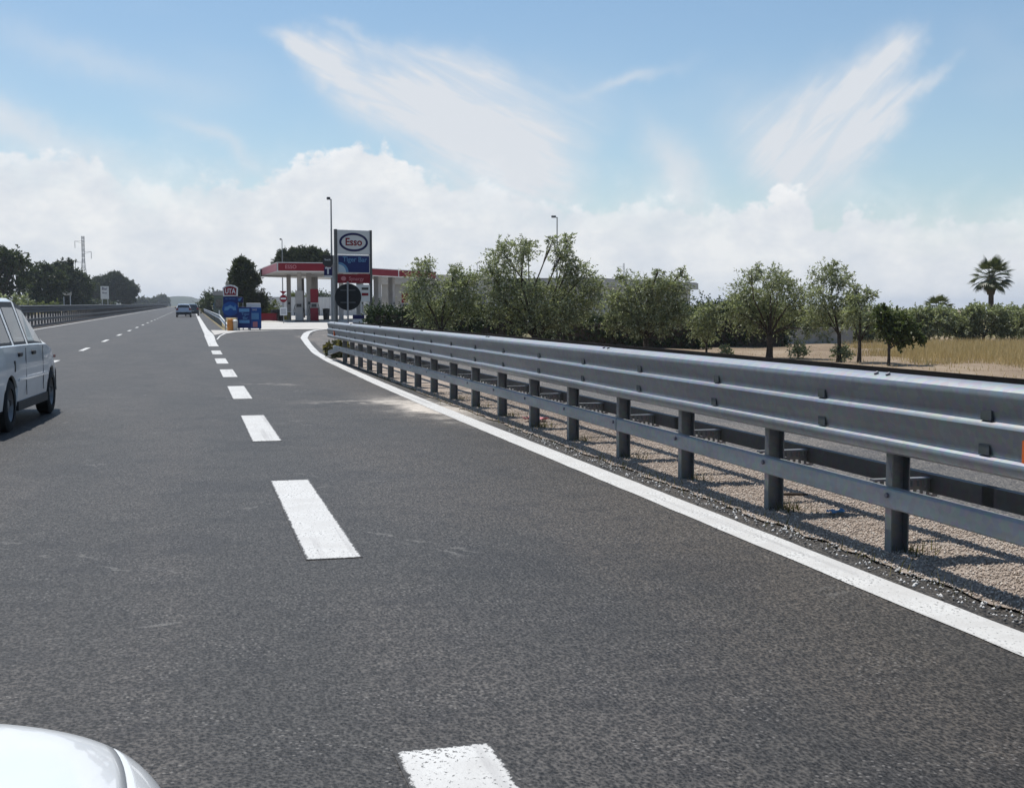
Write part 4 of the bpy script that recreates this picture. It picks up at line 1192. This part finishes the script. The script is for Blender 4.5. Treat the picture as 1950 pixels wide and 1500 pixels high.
def at(pxx, D_):
    u = (pxx - 975) / 2320; return ((u * CY + SY) * D_, (-u * SY + CY) * D_)


crate('dark red crate on the forecourt left of the pumps', *at(512, 108), sign_red, 1.5, .62)
bin_('black litter bin right of the dark red crate', *at(524, 109), black_plastic, .34, 1.0)
bin_('second black litter bin nearer to the pumps', *at(535, 110), black_plastic, .36, 1.0)
bin_('tan oil drum between black bins and table', *at(545, 111), yellow_m, .42, .85)
tb2 = empty('small_table', (*at(560, 108), gz(110)), -YAW, 'small white table beside the canopy pillar', 'table')
MB().box(0, 0, .78, 1.1, .8, .05).build('table_top', sign_white, tb2)
for sx in (-1, 1):
    for sy in (-1, 1): MB().box(sx * .48, sy * .34, 0, .05, .05, .778).build('leg', zinc_dark, tb2)
bin_('dark bin right of the red pump', *at(622, 112), black_plastic, .32, 1.1)

# advertising boards at the exit
def board(label, pxx, D_, w, h, z0, mat, name='advert_board', rz=0.):
    o = empty(name, (*at(pxx, D_), gz(D_ + 2)), -YAW + rz, label, 'sign board')
    p = bevel(MB().box(0, 0, z0, w, .07, h).build('panel', mat, o), .012, 1)
    for x in (-w * .4, w * .4): MB().box(x, .06, -.05, .05, .05, z0 + h * .8).build('leg', metal_pole, o)
    return o, p


ut, up_ = board('blue totem with peaked red and white lettered top', 440.5, 69, .82, 1.18, .72, sign_blue, 'card_totem')
hd = MB().prism([(-.40, 1.93), (-.43, 2.40), (-.22, 2.53), (0, 2.58), (.22, 2.53), (.43, 2.40), (.40, 1.93)], 'y', -.05, .04).build('peaked_header', sign_white, ut)
MB().prism([(-.33, 1.985), (-.36, 2.37), (-.18, 2.46), (0, 2.49), (.18, 2.46), (.36, 2.37), (.33, 1.985)], 'y', -.058, -.052).build('red_field', sign_red, hd)
text('lettering', 'UTA', .40, sign_white, hd, (0, -.062, 2.2), bold=.008, sx=.74)
text('lettering', 'SELF SERVICE', .10, sign_sky, up_, (0, -.04, 1.78))
dc = MB().prism([(.46 * math.cos(t), 1.22 + .40 * math.sin(t)) for t in [2 * PI * i / 36 for i in range(36)]], 'y', -.06, -.038).build('round_panel', sign_mid, up_)
MB().prism([(-.34, 1.12), (-.32, 1.32), (-.18, 1.34), (0, 1.44), (.16, 1.34), (.22, 1.30), (.27, 1.44), (.33, 1.14), (.16, 1.14), (.12, 1.22), (-.02, 1.26), (-.14, 1.14)], 'y', -.068, -.062).build('emblem', sign_sky, dc)
sm, sp2 = board('small dark blue arrow sign behind the blue totem', 459, 71, .34, .32, 1.58, sign_navy, 'arrow_sign')
MB().prism([(-.1, 1.64), (0, 1.66), (.12, 1.84), (.04, 1.84), (-.1, 1.8)], 'y', -.05, -.042).build('arrow', sign_sky, sp2)
b1, p1 = board('dark blue advert board with two pale bars, left of the pair', 466.5, 68.6, .78, 1.18, .14, sign_blue)
for z, hh in ((1.05, .18), (.42, .17)): MB().box(0, -.045, z, .58, .012, hh).build('pale_bar', sign_sky, p1)
text('lettering', 'Tiger\nBar', .22, sign_sky, p1, (.06, -.042, .82))
b2, p2_ = board('blue advert board with pale blue picture, right of the pair', 486, 69.6, .74, 1.2, .10, sign_mid, rz=R(12))
MB().box(-.02, -.045, .62, .5, .012, .36).build('pale_picture', sign_sky, p2_); MB().box(.02, -.045, .18, .26, .012, .30).build('red_print', sign_pink, p2_)
text('lettering', 'BAR', .14, sign_white, p2_, (0, -.042, 1.16))
b3, p3_ = board('white board edge behind the blue advert boards', 484, 71.5, .82, 1.42, .12, sign_white)
ob_ = empty('plastic_barrel', (*at(439.5, 68.2), gz(70)), 0, 'orange plastic barrel below the blue totem', 'barrel')
MB().tube([(0, 0, 0), (0, 0, .3), (0, 0, .62)], [.17, .19, .15], 14).build('body', orange_m, ob_, smooth=40); MB().tube([(0, 0, .62), (0, 0, .68)], [.16, .1], 14).build('lid', orange_m, ob_)
cb_ = empty('small_bin', (*at(449, 68.2), gz(70)), 0, 'small cream bin between orange barrel and blue board', 'bin')
MB().tube([(0, 0, 0), (0, 0, .55)], [.12, .15], 12).build('body', cream_m, cb_, smooth=40); MB().tube([(0, 0, .55), (0, 0, .62)], [.16, .08], 12).build('lid', sign_white, cb_)
kk = empty('kiosk', (*at(420.5, 105), gz(107)), -YAW, 'narrow green-grey booth behind the blue totem', 'kiosk')
MB().box(0, 0, 0, .62, .8, 1.75).build('wall', kiosk_m, kk); MB().box(0, 0, 1.753, .74, .95, .28).build('roof', pillar_m, kk); MB().box(0, -.41, .9, .4, .03, .6).build('window', dark_glass, kk); kk.scale = (1.25, 1.25, 1.28)
b4, p4 = board('small blue sign behind the gore guardrail', 413.5, 112, .5, .58, 1.0, sign_mid, 'small_sign')
MB().box(0, -.045, 1.15, .30, .012, .25).build('white_field', sign_white, p4)

# left side furniture on the far verge
def far_sign(name, label, pxx, D_, w, h, z0, mat):
    o = empty(name, (*at(pxx, D_), gz(D_)), -YAW, label, 'sign'); p = MB().box(0, 0, z0, w, .1, h).build('panel', mat, o)
    for x in (-w * .35, w * .35): MB().box(x, .1, -.2, .12, .12, z0 + h).build('leg', sign_white, o)
    return o, p


bo, bp = far_sign('billboard', 'white billboard with blue print on two legs before the umbrella pine', 202, 298, 2.0, 3.1, 2.7, sign_white)
text('lettering', 'Bar', 1.0, sign_navy, bp, (0, -.06, 5.2), bold=.01); text('lettering', 'Esso', .6, sign_navy, bp, (0, -.06, 4.2), bold=.01)
far_sign('direction_sign', 'small pale rectangular sign among the left shrubs', 130, 212, 1.6, .62, 3.0, cream_m)
gt = empty('gate_pillar', (*at(46, 160), gz(165)), -YAW, 'pale beige gate pillar with rounded cap behind the white car roof', 'pillar')
MB().box(0, 0, 0, 1.0, .8, 1.9).build('shaft', cream_m, gt); MB().prism([(-.7, 1.903), (.7, 1.903), (.6, 2.2), (.2, 2.4), (-.3, 2.38), (-.62, 2.15)], 'y', -.55, .55).build('cap', cream_m, gt)
gw = empty('garden_wall', (*at(34, 160), gz(165)), -YAW, 'short pale wall left of the gate pillar', 'wall')
MB().box(0, 0, 0, 1.2, .4, 1.6).build('masonry', grey_wall, gw); MB().box(0, 0, 1.603, 1.3, .5, .1).build('coping', cream_m, gw)


def pylon(label, pxx, D_, H):
    X, Y = at(pxx, D_); o = empty('power_pylon', (X, Y, gz(Y)), -YAW, label, 'pylon')
    w0, w1 = H * .09, H * .011; b = MB(); r = H * .002
    def wz(z): t = z / H; return w1 + (w0 - w1) * max(0, 1 - t * 1.5) ** 1.3 + w1 * .4
    lv = [H * q for q in (0, .14, .27, .39, .5, .6, .69, .77, .84, .9, .95, 1.)]
    cs = ((-1, -1), (1, -1), (1, 1), (-1, 1))
    for a, c_ in cs: b.tube([(a * wz(z), c_ * wz(z), z) for z in lv], r * 1.1, 4)
    for z0, z1 in zip(lv, lv[1:]):
        for q in range(4):
            a, c_ = cs[q], cs[(q + 1) % 4]
            b.tube([(a[0] * wz(z0), a[1] * wz(z0), z0), (c_[0] * wz(z1), c_[1] * wz(z1), z1)], r, 4); b.tube([(c_[0] * wz(z0), c_[1] * wz(z0), z0), (a[0] * wz(z1), a[1] * wz(z1), z1)], r, 4)
    b.build('lattice_mast', metal_pole, o)
    for z, sx in ((.93, -1), (.78, 1), (.64, -1)):
        m_ = MB().tube([(0, 0, H * z), (sx * H * .115, 0, H * z)], r * 1.3, 4).tube([(0, 0, H * (z - .035)), (sx * H * .115, 0, H * z)], r, 4)
        arm = m_.build('cross_arm', metal_pole, o)
        MB().tube([(sx * H * .115, 0, H * z), (sx * H * .115, 0, H * (z - .10))], r * 2.2, 5).build('insulator', metal_pole, arm)
    return o


pylon('lattice power pylon above the trees on the left', 163, 620, 35.5)
pylon('faint far pylon behind the broad olive tree', 1187, 900, 32)

# far wooded ridge
rows = []
for i in range(121):
    X = -900 + i * 15.; Yb = 2300 + 120 * math.sin(i * .21); hh = 17 + 3 * math.sin(i * .35) + 2 * math.sin(i * 1.1) + random.uniform(-1.2, 1.2)
    hh *= sstep(-900, -760, X) * (1 - sstep(500, 900, X) * .4); z = gz(Yb)
    rows.append([(X, Yb - 150, z - 2), (X, Yb - 90, z + hh * .45), (X, Yb - 30, z + hh * .85), (X, Yb, z + hh), (X, Yb + 200, z)])
tag(MB().grid(rows).build('hills', hill_m, smooth=True), 'low blue-grey wooded ridge on the horizon', None, None, 'structure')


# ------------------------------------------------------------------ cars
def wheel(parent, x, y, r, w, sgn):
    e = empty('wheel', (x, y, r)); e.parent = parent
    for k_ in ('label', 'category'):
        if k_ in e: del e[k_]
    t = MB(); prof = [(-w / 2, r * .64), (-w / 2, r * .9), (-w * .38, r), (w * .38, r), (w / 2, r * .9), (w / 2, r * .64)]
    t.grid([[(dx, rr * math.cos(a), rr * math.sin(a)) for dx, rr in prof] for a in [2 * PI * i / 28 for i in range(29)]])
    t.build('tyre', rubber, e, smooth=40)
    m_ = MB(); pr = [(sgn * w * .42, r * .65), (sgn * w * .34, r * .60), (sgn * w * .16, r * .5), (sgn * w * .2, r * .3), (sgn * w * .34, r * .16), (sgn * w * .34, 0.001)]
    m_.grid([[(dx, rr * math.cos(a), rr * math.sin(a)) for dx, rr in pr] for a in [2 * PI * i / 24 for i in range(25)]])
    m_.build('rim', steel_rim, e, smooth=40)
    return e


def car(name, label, loc, rz, st, wb, wr, paintm, sill, glassm, group=None, side_wins=(), moulding=True, detail=True, tail_z=(.45, .75)):
    """st: stations (y, top z, belt z, half width, roof half width) rear to front; y=0 rear axle"""
    o = empty(name, loc, rz, label, 'car', group)
    ys = sorted(set([s_[0] for s_ in st] + [c_ + q * wr * 1.17 * math.sin(a) for c_ in (0, wb) for q in (-1, 1) for a in (R(90), R(75), R(58), R(40), R(20))] + [0, wb]))
    A = np.array(st); ip = lambda y, j: float(np.interp(y, A[:, 0], A[:, j]))
    def bot(y):
        z = sill
        for c_ in (0, wb):
            d = abs(y - c_); ra = wr * 1.17
            if d < ra: z = max(z, wr + math.sqrt(max(0, ra * ra - d * d)) * .98)
        return z
    def ring(y):
        t, b_, w, rw_ = (ip(y, j) for j in (1, 2, 3, 4)); zb = bot(y)
        m1 = max(zb + .005, sill + (b_ - sill) * .32); m2 = max(zb + .012, sill + (b_ - sill) * .66)
        return [(w - .03, y, zb), (w - .005, y, m1), (w, y, m2), (w - .03, y, b_ - .01), (w - .045, y, b_), (rw_, y, t - .05 if t - b_ > .2 else t - .015), (rw_ - .07, y, t - .008), (rw_ * .5, y, t + .004), (0, y, t + .008)]
    rings = [ring(y) for y in ys]
    body = MB(); fr_all = {}; panes = {}
    def isg(y): return ip(y, 1) - ip(y, 2) > .2
    def inset(mb, q, key, amt):
        c_ = sum((Vector(p) for p in q), Vector()) / 4; 
        P = [Vector(p) for p in q]; I = []
        for i in range(4):
            pv, nx = P[i - 1], P[(i + 1) % 4]; p = P[i]
            e1 = (pv - p); e2 = (nx - p)
            d = Vector()
            if e1.length > 1e-4: d += e1.normalized() * min(amt, e1.length * .45)
            if e2.length > 1e-4: d += e2.normalized() * min(amt, e2.length * .45)
            I.append(p + d)
        for i in range(4): mb.poly([P[i], P[(i + 1) % 4], I[(i + 1) % 4], I[i]])
        panes.setdefault(key, MB()).poly(I)
    wins = list(side_wins)
    for sx in (1, -1):
        for a in range(len(ys) - 1):
            y0, y1 = ys[a], ys[a + 1]; ym = (y0 + y1) / 2
            for k_ in range(8):
                q = [rings[a][k_], rings[a][k_ + 1], rings[a + 1][k_ + 1], rings[a + 1][k_]]
                q = [(sx * p[0], p[1], p[2]) for p in q]
                cabin = isg(y0) or isg(y1)
                if k_ == 4 and cabin: continue
                if k_ >= 5 and cabin and not (isg(y0) and isg(y1)): continue
                body.poly(q)
        # side glass: rebuilt between the pillars
        for wi, (ya, yb_) in enumerate(wins):
            def pt(y, f):
                b_ = ring(y)[4]; t_ = ring(y)[5]; return tuple(Vector((sx * b_[0], b_[1], b_[2])).lerp(Vector((sx * t_[0], t_[1], t_[2])), f))
            sub = [ya] + [y for y in [s_[0] for s_ in st] if ya + .05 < y < yb_ - .05] + [yb_]
            poly_b = [pt(y, .0) for y in sub]; poly_t = [pt(y, 1.) for y in sub]
            for i in range(len(sub) - 1):
                pass
            # frame strips and pane
            key = 'window_%d_%d' % (sx, wi)
            def P_(y, f): return Vector(pt(y, f))
            fb, ft = .07, .87
            lo = [P_(y, fb) for y in sub]; hi = [P_(y, ft) for y in sub]
            ins = .05; frames = fr_all.setdefault((sx, wi), MB()); frames.merge = True
            lo2, hi2 = list(lo), list(hi)
            lo2[0] = lo[0] + Vector((0, ins, 0)); hi2[0] = P_(min(sub[0] + ins, sub[-1]), ft); lo2[-1] = lo[-1] - Vector((0, ins, 0)); hi2[-1] = P_(max(sub[-1] - ins, sub[0]), ft)
            for i in range(len(sub) - 1):
                frames.poly([poly_b[i], poly_b[i + 1], lo[i + 1], lo[i]]); frames.poly([hi[i], hi[i + 1], poly_t[i + 1], poly_t[i]])
                panes.setdefault(key, MB()).poly([lo2[i], lo2[i + 1], hi2[i + 1], hi2[i]])
            frames.poly([lo[0], lo2[0], hi2[0], hi[0]]); frames.poly([lo[-1], lo2[-1], hi2[-1], hi[-1]])
        # pillars between windows
        cab = [s_[0] for s_ in st if s_[1] - s_[2] > .2]
        edges = [st[[s_[0] for s_ in st].index(cab[0]) - 1][0]] + [v for w_ in wins for v in w_] + [st[[s_[0] for s_ in st].index(cab[-1]) + 1][0]]
        for i in range(0, len(edges), 2):
            ya, yb_ = edges[i], edges[i + 1]
            if yb_ - ya < .01: continue
            sub = [ya] + [y for y in ys if ya < y < yb_] + [yb_]
            for y0, y1 in zip(sub, sub[1:]):
                r0, r1 = ring(y0), ring(y1)
                body.poly([(sx * r0[4][0], *r0[4][1:]), (sx * r0[5][0], *r0[5][1:]), (sx * r1[5][0], *r1[5][1:]), (sx * r1[4][0], *r1[4][1:])])
    for r_ in (rings[0], rings[-1]):
        body.poly(r_ + [(-p[0], p[1], p[2]) for p in r_[::-1][1:]])
    body.merge = True; bo_ = body.build('body', paintm, o, smooth=28)
    for mb in fr_all.values(): mb.build('window_frame', black_plastic, o)
    # front and rear screens
    cab = [s_[0] for s_ in st if s_[1] - s_[2] > .2]; names = [s_[0] for s_ in st]
    for nm, ya, yb_ in (('rear_window', names[names.index(cab[0]) - 1], cab[0]), ('windscreen', cab[-1], names[names.index(cab[-1]) + 1])):
        r0, r1 = ring(ya), ring(yb_); g_ = MB(); fr = MB()
        L_ = [Vector(r0[k_]) for k_ in (5, 6, 7, 8)] + [Vector((-r0[k_][0], *r0[k_][1:])) for k_ in (7, 6, 5)]
        H_ = [Vector(r1[k_]) for k_ in (5, 6, 7, 8)] + [Vector((-r1[k_][0], *r1[k_][1:])) for k_ in (7, 6, 5)]
        a = [l.lerp(h_, .08) for l, h_ in zip(L_, H_)]; c_ = [l.lerp(h_, .93) for l, h_ in zip(L_, H_)]
        g_.grid([a, c_]); fr.grid([L_, a]); fr.grid([c_, H_])
        g_.build(nm, glassm, o, smooth=30); fr.build('screen_frame', paintm, o)
    for k_, mb in panes.items(): mb.build('side_window', glassm, o, fix=False)
    # floor, seats so that the cabin is not empty
    w_ = A[:, 3].max()
    MB().box(0, wb * .5, sill + .02, 2 * w_ - .1, A[-1, 0] - A[0, 0] - .25, .06).build('floor_pan', black_plastic, o)
    for sx in (-1, 1):
        MB().box(sx * w_ * .45, wb * .52, sill + .08, .5, .5, .25).box(sx * w_ * .45, wb * .40, sill + .33, .5, .14, .55).box(sx * w_ * .45, wb * .39, sill + .88, .28, .1, .2).build('seat', seat_m, o)
    MB().box(0, wb * .02, sill + .25, 2 * w_ - .35, .16, .5).build('rear_seat', seat_m, o)
    MB().box(0, wb * .80, .70, 2 * w_ - .3, .3, .14).build('dashboard', black_plastic, o)
    # wheel housings
    for c_ in (0, wb):
        for sx in (-1, 1): MB().box(sx * (w_ - .24), c_, wr * .6, .06, wr * 2.4, wr * 1.5).build('wheel_housing', black_plastic, o)
    for c_ in (0, wb):
        for sx in (-1, 1): wheel(o, sx * (w_ - .10), c_, wr, .165, sx)
    yr, yf = A[0, 0], A[-1, 0]; wrr, wf = A[0, 3], A[-1, 3]
    bevel(MB().box(0, yr - .01, sill + .04, 2 * wrr + .06, .20, .28).build('rear_bumper', black_plastic, o), .03, 2)
    bevel(MB().box(0, yf + .01, sill + .02, 2 * wf + .06, .18, .28).build('front_bumper', black_plastic, o), .03, 2)
    for sx in (-1, 1):
        bevel(MB().box(sx * (wrr - .10), yr - .006, tail_z[0], .24, .05, tail_z[1] - tail_z[0]).build('tail_light', red_lens, o), .01, 1)
        bevel(MB().box(sx * (wf - .16), yf + .004, .52, .30, .05, .14).build('headlight', clear_lens, o), .01, 1)
    pl_ = MB().box(0, yr - .028, .52, .5, .012, .11).build('number_plate', sign_white, o)
    if detail:
        zt_ = ip(wb * .5, 2)
        for sx in (-1, 1):
            for y in side_wins and [side_wins[1][0] + .12, side_wins[2][0] + .12] or []:
                bevel(MB().box(sx * (ip(y, 3) - .012), y, zt_ - .12, .035, .17, .045).build('door_handle', black_plastic, o), .008, 1)
            if moulding: MB().box(sx * (w_ - .002), wb * .5, sill + .27, .016, wb - 2.5 * wr, .03).build('side_moulding', paintm, o)
            MB().box(sx * (w_ - .035), wb * .5, sill - .05, .05, wb - 2.4 * wr, .10).build('sill_strip', black_plastic, o)
            for y in (wb * .32, wb * .74): MB().box(sx * (w_ - .0035), y, sill + .1, .006, .008, .52).build('door_seam', black_plastic, o)
            MB().box(sx * (ip(wb + .36, 3) + .0), wb + .36, .68, .014, .09, .035).build('side_indicator', red_lens, o)
        bevel(MB().box(-(ip(cab[-1], 3) + .05), cab[-1] + .22, zt_ + .03, .17, .08, .11).build('door_mirror', black_plastic, o), .02, 1)
        bevel(MB().box(ip(.05, 3) - .006, .18, .62, .02, .05, .12).build('fuel_flap', black_plastic, o), .005, 1)
    return o


UNO = [(-.60, .70, .66, .72, .66), (-.57, .92, .89, .755, .66), (-.36, 1.33, .905, .765, .56), (-.22, 1.385, .905, .77, .565), (.40, 1.42, .90, .775, .575), (1.10, 1.42, .895, .775, .575),
       (1.50, 1.375, .89, .775, .565), (2.14, .93, .875, .77, .66), (2.45, .86, .82, .765, .66), (2.72, .80, .765, .735, .62), (2.95, .71, .68, .68, .58), (3.02, .58, .56, .655, .56)]
car('hatchback_car', 'white boxy hatchback cut off by the left picture edge', (-2.69, 14.2, 0), R(-3.9), UNO, 2.36, .275, white_paint, .24, glass, None, [(-.32, .28), (.36, 1.02), (1.10, 1.98)], tail_z=(.50, .84)).scale = (1.03,) * 3
FAR = [(-.70, .78, .74, .80, .72), (-.66, 1.0, .97, .83, .72), (-.35, 1.42, .98, .85, .60), (.1, 1.48, .98, .86, .62), (.9, 1.49, .97, .86, .62), (1.4, 1.44, .96, .86, .61), (2.2, 1.0, .95, .86, .72), (2.8, .90, .86, .84, .7), (3.25, .72, .69, .78, .62), (3.3, .58, .55, .74, .6)]
fw = [(-.28, .25), (.33, 1.0), (1.08, 1.98)]
car('hatchback_car', 'distant grey-blue hatchback driving ahead in the right lane', (-.85, 143.5, gz(143.5)), 0, FAR, 2.5, .31, blue_paint, .26, dark_glass, None, fw, False, True, (.78, 1.02))
car('hatchback_car', 'dark car half hidden in front of the distant grey-blue one', (.05, 158, gz(158)), 0, FAR, 2.5, .31, dark_paint, .26, dark_glass, None, fw, False, False, (.78, 1.02))
car('hatchback_car', 'navy blue car parked behind the olive trees by the shop', (20.9, 83.5, gz(84)), R(150), FAR, 2.5, .31, navy_paint, .26, dark_glass, None, fw, False, False, (.78, 1.02))

# ------------------------------------------------------------------ the car in the foreground: its right front corner shows
oc = empty('bonnet_car', (-.84, .01, .010), 0, 'white car at the lower left whose front corner shows from above', 'car')
HW = .845                                                # half width


def nose(y):                                             # plan outline half width and top height along y
    t = max(0., (y - .80) / (1.80 - .80)); e = max(0., 1 - t ** 5.0) ** .36
    return HW * (.80 + .20 * e) if y < 1.8 else HW * .8, .905 - .125 * max(0, (y - .55) / 1.25) ** 1.35 - .16 * max(0., t - .88) ** 1.5 * 8


def shell(y, s_):
    """s_ 0 centre .. 1 lower side"""
    w, t = nose(y); a = s_ * PI / 2; nn = 2 / 4.2
    zs = .50
    return (w * math.sin(a) ** nn, y, zs + (t - zs) * math.cos(a) ** nn)


ys_ = [.55 + (1.8 - .55) * i / 44 for i in range(45)]
S0 = .60
hood = MB().grid([[shell(y, S0 * (j / 20)) for j in range(20, -1, -1)] + [(-shell(y, S0 * (j / 20))[0], *shell(y, S0 * (j / 20))[1:]) for j in range(1, 21)] for y in ys_])
ho = hood.build('bonnet', white_paint, oc, smooth=True)
md = ho.modifiers.new('thick', 'SOLIDIFY'); md.thickness = .012; md.offset = -1
for sx in (1, -1):
    rows = [[(sx * shell(y, S0 + .008 + (1 - S0 - .008) * j / 16)[0], *shell(y, S0 + .008 + (1 - S0 - .008) * j / 16)[1:]) for j in range(17)] for y in ys_]
    fo = MB().grid(rows).build('front_wing', white_paint, oc, smooth=True)
    md = fo.modifiers.new('thick', 'SOLIDIFY'); md.thickness = .012; md.offset = -1
    wheel(oc, sx * (HW - .12), 1.05, .29, .18, sx); wheel(oc, sx * (HW - .12), -1.45, .29, .18, sx)
    bevel(MB().box(sx * .52, 1.79, .52, .30, .06, .16).build('headlight', clear_lens, oc), .03, 2)
bevel(MB().box(0, 1.78, .22, 1.42, .14, .30).build('front_bumper', white_paint, oc), .05, 3)
MB().box(0, 1.0, .30, 1.3, 1.4, .36).build('engine_bay', black_plastic, oc)
MB().grid([[(x, y, z) for x in (-.78, -.4, 0, .4, .78)] for y, z in ((.56, .88), (.50, .905))]).build('cowl', black_plastic, oc)
# cabin behind the viewer's shoulder
cb2 = MB()
secs = [(.50, .90, .70, .905), (-.25, .93, .54, 1.40), (-.8, .93, .55, 1.44), (-1.5, .93, .54, 1.42), (-2.05, .94, .56, 1.0)]
for sx in (1, -1):
    cb2.grid([[(sx * .78, y, .30), (sx * .80, y, .6), (sx * .76, y, b_)] for y, b_, rw_, t in secs])
cb2.grid([[(-rw_, y, t), (0, y, t + .02), (rw_, y, t)] for y, b_, rw_, t in secs[1:4]])
cb2.poly([(-.78, -2.05, .3), (.78, -2.05, .3), (.76, -2.05, .94), (-.76, -2.05, .94)])
cb2.build('body', white_paint, oc)
gg_ = MB().grid([[(-.70, .50, .905), (0, .52, .91), (.70, .50, .905)], [(-.54, -.25, 1.40), (0, -.23, 1.42), (.54, -.25, 1.40)]]); gg_.build('windscreen', glass, oc)
gg_ = MB().grid([[(-.54, -1.5, 1.42), (.54, -1.5, 1.42)], [(-.6, -2.05, .95), (.6, -2.05, .95)]]); gg_.build('rear_window', glass, oc)
for sx in (1, -1):
    MB().grid([[(sx * .76, y, b_), (sx * rw_, y, t)] for y, b_, rw_, t in secs]).build('side_window', glass, oc)
MB().box(0, -.75, .26, 1.5, 2.5, .06).build('floor_pan', black_plastic, oc)
for sx in (-1, 1): MB().box(sx * .38, -.75, .32, .5, .5, .22).box(sx * .38, -1.02, .54, .5, .14, .6).build('seat', seat_m, oc)

# ------------------------------------------------------------------ air
m, n = newmat('air')
pv = n.add('VolumePrincipled'); pv.inputs['Color'].default_value = (.80, .88, 1.0, 1); pv.inputs['Density'].default_value = .00020; pv.inputs['Anisotropy'].default_value = .2
o_ = n.add('OutputMaterial'); n.l.new(pv.outputs[0], o_.inputs['Volume'])
hz = MB().box(0, 2400, -1.6, 7800, 5700, 46).build('haze', m)
tag(hz, 'thin pale summer haze over the plain', None, None, 'stuff')
